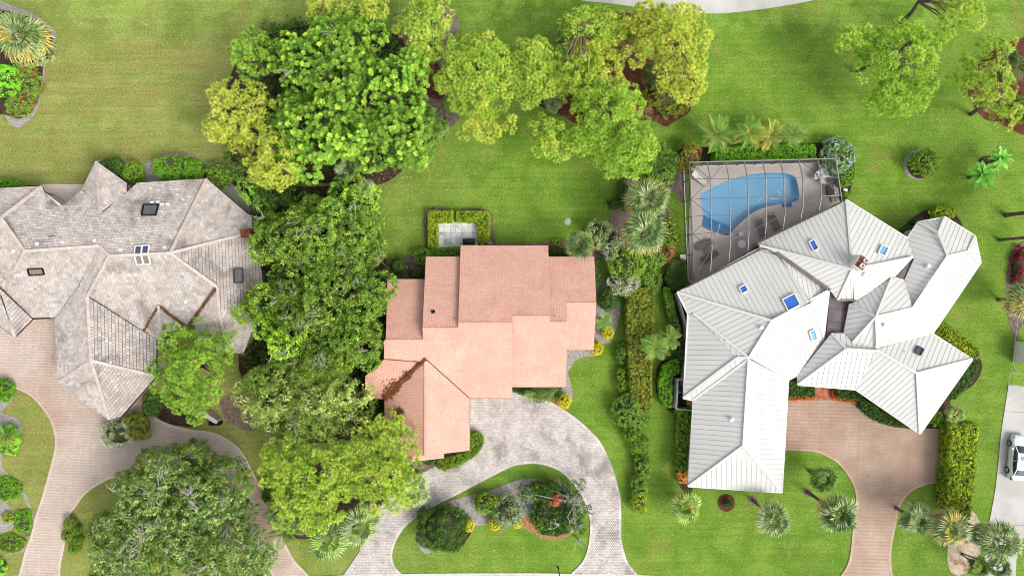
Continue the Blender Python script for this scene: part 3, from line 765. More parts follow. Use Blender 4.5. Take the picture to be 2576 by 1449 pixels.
# ---- pink roofed house
PH = House('pink_house', P(1230, 820), 'house with stepped pink tiled roofs, between the tall trees and the grey cobble drive', 'pink_soffit', 'pink_soffit', 'stucco')
def slope(sy, yd, z, t):   # plane through plan line y=yd at height z; rising with t per metre towards sy (+1 north)
    Y = P(0, yd, z).y; n = Vector((0, -sy * t, 1)).normalized(); return n, n.dot(Vector((0, Y, z)))
T = .45
PL = slope(1, 1001, 3.2, T)
def meet(pl, yd): return ray(1288, yd, pl).z
NM = slope(-1, 813, meet(PL, 813), T); NL2 = slope(-1, 827, meet(PL, 827), T); NL1 = slope(-1, 856, meet(PL, 856), T)
def rising_to(sy, yref_plane, yd): return slope(sy, yd, meet(yref_plane, yd), T)
PR = rising_to(1, NM, 797); NR2 = slope(-1, 811, meet(PR, 811), T); PRR = rising_to(1, NR2, 763)
X0 = lambda l: [(x, y, 0) for x, y in l]
f = PH.face
f('main_n', X0([(1158.5, 618), (1379, 618), (1384, 797), (1289, 797), (1289, 813), (1153, 813)]), (1, 0), NM)
f('left2_n', X0([(1071.5, 646), (1158, 646), (1153, 827), (1063, 827)]), (1, 0), NL2)
f('left1_n', X0([(975, 702.5), (1071, 702.5), (1064, 856), (970.5, 856)]), (1, 0), NL1)
f('right2_n', X0([(1376, 646), (1495, 646), (1500, 763), (1425, 763), (1427, 811), (1384, 811)]), (1, 0), NR2)
f('south_l', X0([(966, 856), (1064, 856), (1063, 827), (1153, 827), (1153, 813), (1288, 813), (1288, 1001), (1181, 1001), (1070, 902), (1056, 910), (966, 903)]), (1, 0), PL)
f('south_r', X0([(1289, 797), (1384, 797), (1384, 811), (1427, 811), (1424, 973), (1287, 973)]), (1, 0), PR)
f('south_rr', X0([(1425, 763), (1500, 763), (1493, 880), (1423, 880)]), (1, 0), PRR)
f('west_strip', [(919, 946, 3.75), (966, 903, 4.75), (1056, 910, 4.75), (1070, 902, 4.85), (968, 1003, 3.2), (919, 1003, 3.1)], (1, .02))
f('garage_w', [(1070, 902, 5.1), (1070, 1146, 5.25), (1037, 1148, 4.5), (968, 1130, 3.2), (968, 1003, 3.2)], (0, 1))
f('garage_e', [(1070, 902, 5.1), (1181, 1001, 3.2), (1181, 1133, 3.2), (1070, 1146, 5.25)], (0, 1))
f('porch_w', [(1037, 1120, 4.45), (1037, 1161, 4.45), (985, 1148, 3.1), (985, 1110, 3.1)], (0, 1))
f('porch_e', [(1037, 1120, 4.45), (1037, 1161, 4.45), (1117, 1152, 2.9), (1117, 1112, 2.9)], (0, 1))
pnames = list(PH.faces)
tile_faces(PH, pnames, .30, .21, 'pink_tile', .03, .03, .006, 300, hero=('main_n',), seed=11)
for a, b in (((1153, 813), (1288, 813)), ((1289, 797), (1384, 797)), ((1063, 827), (1153, 827)), ((970, 856), (1064, 856)), ((1384, 811), (1427, 811)), ((1425, 763), (1500, 763)), ((1070, 902), (1070, 1146)), ((1037, 1120), (1037, 1161))):
    PH.cap([a, b], .22, .06, 'pink_tile', seg=.3, lift=.02)
PH.gutter([(968, 1003), (968, 1125)], mat='pink_soffit'); PH.gutter([(1181, 1001), (1181, 1133)], mat='pink_soffit'); PH.gutter([(1181, 1001), (1288, 1001)], mat='pink_soffit'); PH.gutter([(1287, 973), (1424, 973)], mat='pink_soffit')
vent(PH, 'left2_n', 644 + 1783 / 4, 724.8 + 240 / 4, .13, .22, 'pink_tile'); vent(PH, 'left2_n', 644 + 1993 / 4, 724.8 + 305 / 4, .05, .2, 'dark_metal', False, 'vent_pipe')
vent(PH, 'right2_n', 1288 + 428 / 4, 724.8 + 278 / 4, .05, .2, 'dark_metal', False, 'vent_pipe')
for l_ in ([(1070, 902), (1181, 1001)], [(1070, 902), (968, 1003)], [(966, 903), (1056, 910)]):
    PH.cap(l_, .12, .03, 'needles', 'valley_flashing', lift=.03)
PH.finish()
# needles fallen on that roof
def litter(name, label, pts_face, n, parent_house, seed, w=.05, cat='pine needles'):
    rng = random.Random(seed); mb = MB()
    for k in range(n):
        fc, (x, y) = pts_face(rng); p = parent_house.on(fc, x, y, .05 + rng.uniform(0, .04)); a = rng.uniform(0, 6.28); L = rng.uniform(.12, .3); t = rng.uniform(.6, 1.3)
        d = Vector((math.cos(a), math.sin(a), rng.uniform(-.1, .1))) * L; sd = Vector((-d.y, d.x, 0)).normalized() * w
        mb.add([p - d, p + sd, p + d, p - sd], [(0, 3, 2, 1)], (t, t * rng.uniform(.85, 1), t * .9))
    o = mb.build(name, M['needles']); tag(o, label, cat, kind='stuff')
def vly(rng):
    t = rng.random(); cx = 1070 + (968 - 1070) * t; cy = 902 + (1003 - 902) * t; wd = (1.6 + 12 * max(0, t - .3) * 1.1) * (1 - .4 * (t > .93)) * (1 + .35 * math.sin(t * 19)); wd *= 2.2 if rng.random() < .12 else 1
    o = rng.gauss(-.25, .5) * wd; x, y = cx + o * .7, cy + o * .7
    return ('garage_w' if o > 0 else 'west_strip'), (x, y)
litter('pine_needle_litter', 'brown drift of fallen pine needles filling the west valley of the pink garage roof', vly, 3000, PH, 1)
def spot(rng):
    t = rng.random(); return 'garage_w', (1000 + 8 * math.sin(t * 7) + rng.gauss(0, 4) + 6 * t, 1030 + 52 * t + rng.gauss(0, 3))
litter('pine_needle_litter', 'rusty streak of fallen pine needles on the shaded slope of the pink garage roof', spot, 420, PH, 2)

# ---- grey tiled house
GH = House('grey_house', P(330, 740), 'large house with weathered grey tiled hip roofs beside the curved tan drive', 'grey_under', 'grey_under', 'stucco')
E = 3.1
P1, P2, P3, P4, P6 = (3, 548, 5.3), (62, 632, 5.9), (250, 619, 5.9), (275, 644, 5.9), (428, 637, 6.1)
P8, P5, P9, P7, V_ = (35, 683, 5.2), (220, 746, 5.2), (229, 907, 5.0), (551, 780, 4.9), (252, 535, 4.9)
g = GH.face
g('north', [P1, (105, 469, E), (114, 488, 3.4), (150, 520, 3.9), (165, 514, 3.85), (207, 478, 3.3), V_, (319, 485, 3.45), (346, 461, E), (520, 450, E), P6, P4, P3, P2], (520 - 346, 450 - 461))
g('peak_w', [(242, 406, E), (207, 478, E), V_], (-35, 72)); g('peak_e', [(242, 406, E), V_, (319, 486, 3.2), (319, 461, E)], (77, 55))
g('nw', [P1, (-60, 600, 5.3), (-60, 478, E), (105, 469, E)], (105, -5))
g('w_in', [P1, P2, P8, (0, 688, 4.6), (-60, 690, 4.4), (-60, 560, 5.0)], (-.58, -1))
g('ne', [P6, (520, 450, E), (635, 549, E), (633, 587, 3.4)], (115, 99))
g('east', [P6, (633, 587, 3.3), (660, 690, E), (662, 768, E), P7, (547, 722, 4.95)], (4, 100))
g('south', [P4, P6, (547, 722, 4.8), (475, 815, 3.3), (460, 816, 3.3), (399, 769, 4.2), (360, 832, 3.2), (220, 747, 5.0)], (150, -4))
g('sliver', [(547, 722, 5.1), P7, (490, 817, 3.6), (475, 815, 3.3)], (-10, 100))
g('dorm_w', [(399, 769, 4.4), (360, 834, E), (404, 855, E)], (44, 21)); g('dorm_e', [(399, 769, 4.4), (404, 855, E), (460, 818, E)], (56, -37))
g('se_a', [P7, (490, 817, 3.5), (500, 860, E), (572, 885, E)], (72, 25)); g('se_b', [P7, (572, 885, E), (612, 890, 3.0), (660, 765, E)], (-60, 110))
g('w_south', [P2, P3, (197, 724, 4.0), (150, 790, 3.2), (141, 799, E), (82, 802, E), (0, 722, 4.4), (0, 688, 4.6), P8], (60, -3))
g('wing_w', [P3, P4, P5, P9, (147, 962, E), (139, 801, E), (150, 790, 3.3), (197, 724, 4.5)], (5, 100))
g('wing_e', [P5, (357, 832, 3.3), (394, 852, E), (393, 946, E), P9], (2, 100))
g('wing_sw', [P9, (147, 962, E), (275, 1056, E)], (128, 94)); g('wing_se', [P9, (275, 1056, E), (307, 1046, E), (393, 947, E)], (100, -115))
g('gab_e', [(-30, 700, 5.2), (2, 728, 5.0), (82, 803, E), (38, 848, E), (0, 745, 4.9)], (44, -45)); g('gab_w', [(0, 745, 4.9), (38, 848, E), (0, 818, E), (-60, 770, E), (-60, 700, 4.9)], (38, 30))
gnames = list(GH.faces)
tile_faces(GH, gnames, .33, .31, 'grey_tile', .10, .09, .026, 300, hero=('wing_e', 'east'), seed=21)
capl = [(P1, (105, 469)), (P1, P2), (P2, P3), (P3, P4), (P4, P6), (P6, (520, 450)), (P6, (633, 585)), (P6, (547, 722)), ((547, 722), P7), (P2, P8), (P8, (-10, 690)), (P4, P5), (P5, P9), (P9, (147, 962)), (P9, (275, 1056)), (P9, (393, 946)), (V_, (242, 406)), ((399, 769), (404, 855)), (P7, (490, 817)), (P7, (572, 885)), ((-5, 735), (38, 848))]
for a, b in capl: GH.cap([a[:2], b[:2]], .29, .10, 'cream', seg=.38, lift=.05)
for q, gm, fc in (([(361, 515), (399, 514), (392, 541), (356, 542)], 'glass_grey', 'north'), ([(340, 619), (357, 618), (355, 640.5), (338, 641)], 'glass_navy', 'north'), ([(358, 618), (375, 617), (372.5, 639), (356, 640)], 'glass_navy', 'north'),
                  ([(338, 643), (355, 642.5), (361, 665), (345, 666)], 'glass_tan', 'south'), ([(356, 642), (372.5, 641), (379, 664), (362.5, 665)], 'glass_tan', 'south'), ([(69, 678), (107, 676), (111, 691), (74, 693.6)], 'glass_tan', 'w_south')):
    skylight(GH, fc, q, gm, 'cream' if gm == 'glass_grey' or fc == 'w_south' else 'white')
skylight(GH, 'east', [(589, 676), (610, 676), (611, 711), (590, 711)], 'glass_grey', 'dark_metal', .1)
for x, y, fc in ((93, 613, 'north'), (157, 610, 'north'), (237, 605, 'north'), (304, 628, 'north'), (414, 623, 'north'), (382, 510, 'north'), (397, 509, 'north'), (407, 515, 'north'), (422, 514, 'north'), (34, 632, 'w_in'), (467, 759, 'south')):
    p = GH.on(fc, x, y, .06); mb = MB(); mb.box(p, (.34, .3, .06), 0); mb.box(p + Vector((0, 0, .05)), (.2, .18, .06), 0); mb.build('roof_vent', M['white'], GH.root, usecol=False)
p = GH.on('north', 130, 595, .08); mb = MB(); mb.box(p, (.6, .07, .05), .05); mb.build('roof_bracket', M['black'], GH.root, usecol=False)
mb = MB(); mb.add([P(113, 486, 3.5), P(118, 488, 3.5), P(157, 518, 4.1), P(146, 518, 4.1)], [(0, 3, 2, 1)]); mb.add([P(113, 486, 3.3), P(146, 518, 3.9), P(146, 518, 4.1), P(113, 486, 3.5)], [(0, 1, 2, 3)]); mb.build('fascia', M['white'], GH.root, usecol=False)
GH.gutter([(82, 802), (139, 800)], mat='cream'); GH.gutter([(38, 848), (82, 803)], mat='cream'); GH.gutter([(0, 818), (38, 848)], mat='cream'); GH.gutter([(307, 1047), (394, 947)], mat='cream'); GH.gutter([(394, 852), (394, 946)], mat='cream'); GH.gutter([(105, 468), (10, 473)], mat='cream')
c = P(627, 588, 3.3); mb = MB(); mb.box(c + Vector((0, 0, .3)), (.9, .7, 1.4), .2); mb.box(c + Vector((0, 0, 1.02)), (1.0, .8, .1), .2); mb.build('chimney', M['terracotta'], GH.root, usecol=False)
GH.finish()
def gv(x0, y0, x1, y1, w, fa, fb):
    def fn(rng):
        t = rng.random(); o = rng.gauss(0, .45) * w * (.5 + t); L = math.hypot(x1 - x0, y1 - y0); nx, ny = -(y1 - y0) / L, (x1 - x0) / L
        return (fa if o > 0 else fb), (x0 + (x1 - x0) * t + nx * o, y0 + (y1 - y0) * t + ny * o)
    return fn
litter('pine_needle_litter', 'orange brown pine needles lining the long valley of the grey tiled roof', gv(546, 724, 477, 815, 2.2, 'south', 'sliver'), 700, GH, 5)
litter('pine_needle_litter', 'pine needles in the valley east of the small grey dormer', gv(402, 772, 462, 816, 1.3, 'dorm_e', 'south'), 300, GH, 6)
litter('pine_needle_litter', 'pine needles in the valley west of the small grey dormer', gv(397, 775, 360, 832, 1.0, 'dorm_w', 'south'), 160, GH, 7)

# ---- white metal roofed house
WH = House('white_house', P(2080, 820), 'sprawling house with white standing seam metal roofs behind the screened pool', 'white_under', 'white_under', 'stucco')
w = WH.face; E = 3.2
A, B, J, Sx, G_, K_, E1, E2, E3 = (2129, 503, E), (2144, 678, 5.9), (1942, 807, 5.9), (1884, 900, 5.5), (2204, 797, 5.4), (2296, 775, 4.5), (2361, 585, 4.3), (2384, 644, 4.5), (2434, 633, 3.95)
w('f1', [A, (1904, 612, E), (1911, 618, 3.35), B], (.55, 1))
w('f1s', [(1911, 618, 4.0), B, (2108, 756, 4.4), (2088, 730, 4.3), (1956, 637, 4.0)], (2.1, -1))
w('f2', [A, B, (2298, 647, 3.6), (2282, 599, E)], (.55, -1))
w('f3a', [B, (2298, 647, 3.9), (2252, 696, 3.9), (2156, 755, 4.1), (2149, 755, 4.2)], (1.6, 1))
w('f3b', [B, (2149, 755, 4.1), (2108, 757, 4.1)], (.1, 1))
w('e_w', [(2282, 600, E), (2309, 559, E), E1, E2, K_, (2275, 704, 3.3), (2300, 650, 3.2)], (3, 1))
w('e_n', [(2309, 559, E), (2377, 546, E), E1], (1, 1)); w('e_ne', [(2377, 546, E), (2453, 594, E), E3, E2, E1], (.4, -1))
w('e_e', [(2453, 594, E), (2467, 661, E), E3], (1, .15))
w('e_se', [E3, (2467, 661, E), (2346, 839, E), (2208, 877, 4.7), G_, K_, E2], (1, .76))
w('m1a', [G_, K_, (2274, 703, 3.7), (2252, 697, 3.8), (2243, 700, 3.9)], (1, -.95))
w('m1b', [G_, (2243, 700, 4.0), (2156, 757, 4.0), (2136, 765, 4.0)], (.5, 1))
w('m2', [G_, (2136, 766, 4.0), (2122, 838, 3.7), (2145, 862, 4.3)], (1, -.18))
w('m3', [G_, (2145, 862, 4.35), (2207, 876, 4.7)], (.45, -1))
w('m2b', [(2092, 838, 3.9), (2122, 838, 4.0), (2145, 862, 4.3), (2206, 876, 4.65), (2206, 883, 4.7), (2130, 878, 4.6)], (.12, 1))
w('l1', [(2092, 838, 4.1), (2073, 862, 3.6), (2008, 942, E), (2007, 968, E), (2130, 878, 4.9)], (1, .05))
w('l2', [(2007, 968, E), (2130, 878, 4.8), (2206, 883, 4.8), (2152, 979, E)], (-.22, 1))
w('q1', [(2207, 878, 4.7), (2345, 839, E), (2446, 903, E), (2307, 939, 5.1)], (.4, -1))
w('q2', [(2307, 939, 5.1), (2446, 903, E), (2314, 1090, E)], (1, .72))
w('q3', [(2206, 881, 4.8), (2307, 939, 5.1), (2314, 1090, E), (2152, 980, E)], (1, -.9))
w('bw1', [(1703, 735, E), (1911, 622, E), (1956, 637, 3.8), (2040, 758, 5.2), J], (.55, 1))
w('bw1b', [(1956, 638, 3.9), (2088, 728, 4.0), (2040, 758, 5.2)], (.18, 1))
w('bw2', [(1703, 735, E), J, Sx, (1743, 787, 3.5), (1730, 789, E)], (1, -.5))
w('bw2b', [(1743, 787, 3.5), Sx, (1854, 900, 5.3)], (.1, 1))
w('bw3', [(1730, 791, E), (1743, 788, 3.4), (1854, 900, 5.3), (1719, 1000, E)], (1, .04))
w('bw3b', [(1854, 900, 5.3), (1884, 903, 5.5), (1744, 1006, E), (1719, 1001, E)], (.08, 1))
w('s_w', [(1884, 903, 5.5), (1870, 1121, 5.5), (1731, 1222, E), (1744, 1006, E)], (1, .055))
w('s_s', [(1870, 1121, 5.5), (1731, 1223, E), (1967, 1238, E)], (-.03, 1))
w('s_e', [(1884, 903, 5.5), (1983, 955, E), (1967, 1238, E), (1870, 1121, 5.5)], (1, .03))
w('be', [J, (2039, 762, 5.2), (2072, 861, 3.3), (2007, 942, E), (1983, 955, E), Sx], (.33, 1))
w('beb', [(2039, 760, 5.2), (2088, 730, 4.6), (2073, 861, 3.4)], (1, .5))
wnames = list(WH.faces)
panel_faces(WH, wnames, .5, 'white_metal')
# flat membrane valleys
mb = MB()
for poly, z in (([(2087, 730), (2108, 756), (2153, 755), (2155, 758), (2133, 763), (2122, 836), (2116, 842), (2092, 833), (2072, 862), (2080, 822)], 3.35), ([(2300, 646), (2302, 650), (2277, 704), (2264, 703), (2252, 697)], 3.3)):
    mb.prism([tuple(P(x, y, z).to_2d()) for x, y in poly], z - .6, z + .0)
mb.v = [(a, b, c + .12) for a, b, c in mb.v]
fr_ = mb.build('flat_roof', M['grey_membrane'], WH.root, usecol=False)
mb = MB()
for a, b in (((2088, 776), (2130, 778)), ((2082, 808), (2127, 812)), ((2078, 826), (2124, 832))): mb.beam(P(*a, 3.49), P(*b, 3.49), .05, .03)
mb.build('lap_joint', M['dark_metal'], fr_, usecol=False)
mb = MB(); mb.beam(P(1955, 636, 4.25), P(2088, 730, 4.75), .3, .06); mb.beam(P(2108, 756, 4.4), P(2154, 756, 4.4), .14, .08); mb.build('valley_flashing', M['grey_membrane'], WH.root, usecol=False)
wcaps = [(A, B), ((1911, 618), B), (B, (2298, 647)), (B, (2108, 756)), (E1, (2309, 559)), (E1, (2377, 546)), (E1, E2), (E2, E3), (E3, (2453, 594)), (E3, (2467, 661)), (E2, K_), (K_, G_), (G_, (2243, 700)), (G_, (2136, 766)), (G_, (2145, 862)), (G_, (2207, 877)), ((2092, 838), (2130, 878)), ((2130, 878), (2206, 883)), ((2130, 878), (2007, 968)), ((2206, 881), (2307, 939)), ((2307, 939), (2446, 903)), ((2307, 939), (2314, 1090)), ((1703, 735), J), (J, (2088, 729)), (J, Sx), ((1743, 787), Sx), ((1854, 900), (1719, 1001)), ((1854, 900), Sx), (Sx, (1870, 1121)), ((1870, 1121), (1731, 1223)), ((1870, 1121), (1967, 1238)), ((1884, 903), (1744, 1006))]
for a, b in wcaps: WH.cap([a[:2], b[:2]], .24, .05, 'white_metal', lift=.07)
WH.gutter([(2129, 503), (1904, 612)], mat='dark_metal', w=.16); WH.gutter([(1911, 628), (1703, 735)], mat='dark_metal', w=.16); WH.gutter([(1904, 612), (1911, 624)], mat='dark_metal', w=.16)
WH.gutter([(2129, 503), (2282, 599)]); WH.gutter([(1703, 735), (1730, 790), (1719, 1002), (1744, 1007), (1731, 1223), (1967, 1238.5), (1983, 956), (2007, 943), (2007, 968), (2152, 980), (2314, 1091), (2446, 904), (2346, 839)])
WH.gutter([(2282, 600), (2309, 559), (2377, 546), (2453, 594), (2467, 661), (2346, 839)])
def rot_quad(cx, cy, a, b, deg):
    t = math.radians(deg); c_, s_ = math.cos(t), math.sin(t)
    return [(cx + u * c_ - v * s_, cy + u * s_ + v * c_) for u, v in ((-a, -b), (a, -b), (a, b), (-a, b))]
for fc, cx, cy, a, b, dg, gl in (('f1', 2047, 617, 7, 13, -28, 'glass_blue'), ('f2', 2222, 630, 9, 11.5, 24, 'glass_light'), ('bw1', 1870.5, 727, 8.5, 8.5, -28, 'glass_blue'), ('bw1', 1990, 760, 17, 16, -27, 'glass_blue'), ('be', 2046, 843, 7, 12, -16, 'glass_light'), ('q1', 2312, 882, 8, 9, 28, 'glass_navy')):
    skylight(WH, fc, rot_quad(cx, cy, a, b, dg), gl, 'dark_metal' if gl == 'glass_navy' else 'white', .16, .1)
vent(WH, 'e_w', 2333, 670); vent(WH, 'f3a', 2173, 691, .18); vent(WH, 'e_se', 2223, 818, .16); vent(WH, 'bw2', 1914, 824, .15); vent(WH, 's_w', 1840, 1054, .16)
for fc, x, y in (('q1', 2276, 886), ('bw1', 1883, 757), ('bw2b', 1826, 857)): vent(WH, fc, x, y, .09, .25, 'white', False, 'vent_pipe')
# chimney
cb = WH.on('f3a', 2146, 674); cb = P(2151, 662, 5.6); ang = math.radians(-33)
mb = MB(); mb.box(cb + Vector((0, 0, .35)), (1.0, 1.25, 1.9), ang); mb.box(cb + Vector((0, 0, 1.28)), (1.1, 1.35, .08), ang)
chm = mb.build('chimney', M['white'], WH.root, usecol=False)
mb = MB(); mb.box(cb + Vector((0, 0, 1.33)), (.98, 1.22, .05), ang); mb.build('chimney_crown', M['terracotta'], chm, usecol=False)
for sy_ in (-.3, .3):
    o_ = Matrix.Rotation(ang, 3, 'Z') @ Vector((.1, sy_, 1.36)); mb = MB(); mb.lathe(cb + o_, [(.2, 0), (.2, .2), (.25, .22), (.25, .28), (.17, .28), (.15, .1)], 18); mb.build('chimney_pot', M['curb'], chm, usecol=False)
WH.finish()
# ------------------------------------------------------------------ foliage
def leafball(rng, n, L, Wd, spread=.65):
    d = rng.normal(size=(n, 3)); d[:, 2] = np.abs(d[:, 2]) * .9 - .15; d /= np.linalg.norm(d, axis=1)[:, None]
    c = d * rng.uniform(.6, 1.0, (n, 1)); nn = d + rng.normal(size=(n, 3)) * spread; nn /= np.linalg.norm(nn, axis=1)[:, None]
    t = np.cross(nn, rng.normal(size=(n, 3))); t /= np.linalg.norm(t, axis=1)[:, None]; b = np.cross(nn, t)
    l = L * rng.uniform(.75, 1.25, (n, 1)); w = Wd * rng.uniform(.75, 1.25, (n, 1))
    return np.stack([c - t * l, c + b * w, c + t * l, c - b * w], 1)
def rosette(rng, n):
    # leaves spreading from one shoot tip: upright pale ones in the middle, flat older ones outside
    t = np.sqrt(np.linspace(.02, 1, n)); az = np.arange(n) * 2.39996; el = 1.2 - 1.25 * t + rng.normal(size=n) * .08
    d = np.stack([np.cos(az) * np.cos(el), np.sin(az) * np.cos(el), np.sin(el)], 1); s = np.stack([-np.sin(az), np.cos(az), np.zeros(n)], 1)
    L = (.45 + .55 * t)[:, None]; o = np.stack([np.zeros(n), np.zeros(n), .12 * (1 - t)], 1)
    return np.stack([o, o + d * L * .6 + s * .17, o + d * L, o + d * L * .6 - s * .17], 1)
def tuft(rng, n, w=.07, flat=.3):
    d = rng.normal(size=(n, 3)); d[:, 2] = np.abs(d[:, 2]) * .35 + rng.uniform(-.25, .45, n); d /= np.linalg.norm(d, axis=1)[:, None]
    s = np.cross(d, rng.normal(size=(n, 3))); s /= np.linalg.norm(s, axis=1)[:, None]; L = rng.uniform(.8, 1.12, (n, 1))
    return np.stack([d * .08, d * L * .6 + s * w, d * L, d * L * .6 - s * w], 1)
TR = np.random.default_rng(99)
TPL = {
    'round': [leafball(TR, 14, .36, .24) for _ in range(5)],
    'fine': [leafball(TR, 18, .34, .19, .8) for _ in range(5)],
    'dense': [leafball(TR, 12, .42, .28, .5) for _ in range(5)],
    'feather': [leafball(TR, 20, .42, .10, .9) for _ in range(5)],
    'rosette': [rosette(TR, 16) for _ in range(4)],
    'pine': [tuft(TR, 46, .052) for _ in range(6)],
    'spiky': [tuft(TR, 20, .09) for _ in range(5)],
}
def cloud(name, posn, nrm, scale, kind, cols, parent, rng, jit=.16, mat='leaf'):
    """leaf clumps at POSN facing along NRM -> one mesh of small leaf faces"""
    tp = TPL[kind]; V = []; Cc = []
    nrm = nrm / np.maximum(np.linalg.norm(nrm, axis=1)[:, None], 1e-6)
    r = rng.normal(size=nrm.shape); x = np.cross(nrm, r); x /= np.maximum(np.linalg.norm(x, axis=1)[:, None], 1e-6); y = np.cross(nrm, x)
    pick = rng.integers(0, len(tp), len(posn))
    for k, t in enumerate(tp):
        m = pick == k
        if not m.any(): continue
        q = t[None]                                                    # 1,n,4,3
        w = q[..., 0:1] * x[m][:, None, None] + q[..., 1:2] * y[m][:, None, None] + q[..., 2:3] * nrm[m][:, None, None]
        w = w * scale[m][:, None, None, None] + posn[m][:, None, None]
        nl = t.shape[0]; j = 1 + rng.normal(size=(m.sum(), nl, 1)) * jit
        c = np.clip(cols[m][:, None] * j, 0, 1)
        cv = np.repeat(c.reshape(-1, 3), 4, 0)
        if kind == 'pine': cv[0::4] *= .22; cv[1::4] *= .85; cv[3::4] *= .85   # needle colour darkened at the base, full tone at the tip
        if kind == 'rosette': cv[2::4] *= .8
        V.append(w.reshape(-1, 3)); Cc.append(cv)
    V = np.concatenate(V); Cc = np.concatenate(Cc)
    return quad_mesh(name, V, np.arange(len(V)).reshape(-1, 4), Cc, M[mat], parent)

def palette(cols, n, rng, k=1.0):
    a = np.array([lin(*c) for c in cols]) * k
    i = rng.integers(0, len(a), n); j = rng.integers(0, len(a), n); t = rng.random((n, 1))
    return a[i] * t + a[j] * (1 - t)

PAL = {
    'bright': [(136, 174, 54), (106, 148, 46), (164, 196, 68), (92, 134, 42), (120, 160, 52)],
    'oak': [(118, 142, 52), (92, 122, 44), (140, 160, 64), (84, 112, 42), (106, 132, 50)],
    'oakgrey': [(122, 144, 78), (98, 124, 62), (140, 158, 92), (86, 112, 52), (112, 136, 64)],
    'oakbright': [(138, 170, 50), (112, 146, 44), (158, 186, 60), (98, 130, 42)],
    'feather': [(146, 160, 82), (118, 138, 64), (160, 172, 96), (104, 126, 58)],
    'pine': [(166, 192, 70), (148, 178, 60), (184, 206, 86), (134, 164, 56)],
    'pineyellow': [(186, 198, 76), (168, 184, 66), (202, 210, 92), (152, 174, 62)],
    'pinegreen': [(136, 172, 58), (116, 154, 50), (154, 188, 72), (104, 140, 46)],
    'pinebright': [(154, 190, 64), (136, 174, 56), (170, 204, 80), (122, 160, 50)],
    'hedge': [(112, 146, 40), (94, 128, 34), (132, 164, 48), (84, 116, 32)],
    'hedgeyellow': [(152, 172, 36), (130, 152, 34), (172, 186, 44), (112, 136, 32), (98, 124, 30)],
    'hedgemix': [(118, 136, 42), (150, 150, 48), (92, 116, 34), (140, 122, 52), (104, 130, 36)],
    'lawnhedge': [(100, 150, 34), (88, 136, 30), (112, 162, 38)],
    'dark': [(72, 104, 36), (58, 90, 32), (88, 118, 44), (50, 80, 28)],
    'mid': [(104, 140, 48), (86, 122, 42), (124, 158, 58)],
    'golden': [(204, 192, 40), (184, 178, 36), (216, 204, 56), (160, 164, 38)],
    'topiary': [(116, 140, 52), (106, 130, 46), (126, 148, 58)],
    'rosemary': [(128, 148, 104), (108, 130, 86), (146, 164, 120)],
    'silver': [(176, 180, 156), (140, 156, 104), (196, 196, 180), (112, 132, 70)],
    'blue': [(190, 208, 226), (206, 218, 232)],
    'orange': [(222, 150, 56), (200, 120, 46), (232, 170, 76), (170, 130, 60)],
    'flower': [(226, 96, 60), (210, 80, 48), (140, 130, 50), (110, 130, 44), (236, 120, 80)],
    'red': [(150, 40, 52), (120, 30, 44), (180, 60, 70), (90, 26, 36)],
    'lime': [(136, 216, 44), (116, 196, 40), (150, 226, 60)],
    'ground': [(110, 150, 50), (90, 132, 44), (140, 120, 60), (130, 164, 60)],
    'rust': [(176, 110, 76), (150, 90, 60), (190, 130, 90)],
    'sage': [(160, 176, 112), (136, 156, 90), (182, 190, 136)],
}
LEAFK = 1.15

def lobes_of(ells, lr, dens, rng, zthick=2.2):
    """ellipses (cx,cy,rx,ry,ztop) in plan units -> lobe centres in metres"""
    out = []
    for cx, cy, rx, ry, zt in ells:
        z = zt - lr; k = S * (H - z) / H; A = math.pi * rx * ry * k * k; n = max(1, int(dens * A / (math.pi * lr * lr)))
        c = P(cx, cy, z); pts = []
        tries = 0
        while len(pts) < n and tries < n * 30:
            tries += 1
            a = rng.uniform(0, 6.283); r = math.sqrt(rng.random())
            x, y = r * math.cos(a), r * math.sin(a); X, Y = x * max(rx * k - lr * .4, .1), y * max(ry * k - lr * .4, .1)
            if all((X - q[0]) ** 2 + (Y - q[1]) ** 2 > (lr * .62) ** 2 for q in pts): pts.append((X, Y, r))
        for X, Y, r in pts: out.append((c.x + X, c.y + Y, z - zthick * r * r + rng.normal() * .42 * lr, lr * rng.uniform(.72, 1.2)))
    return np.array(out)

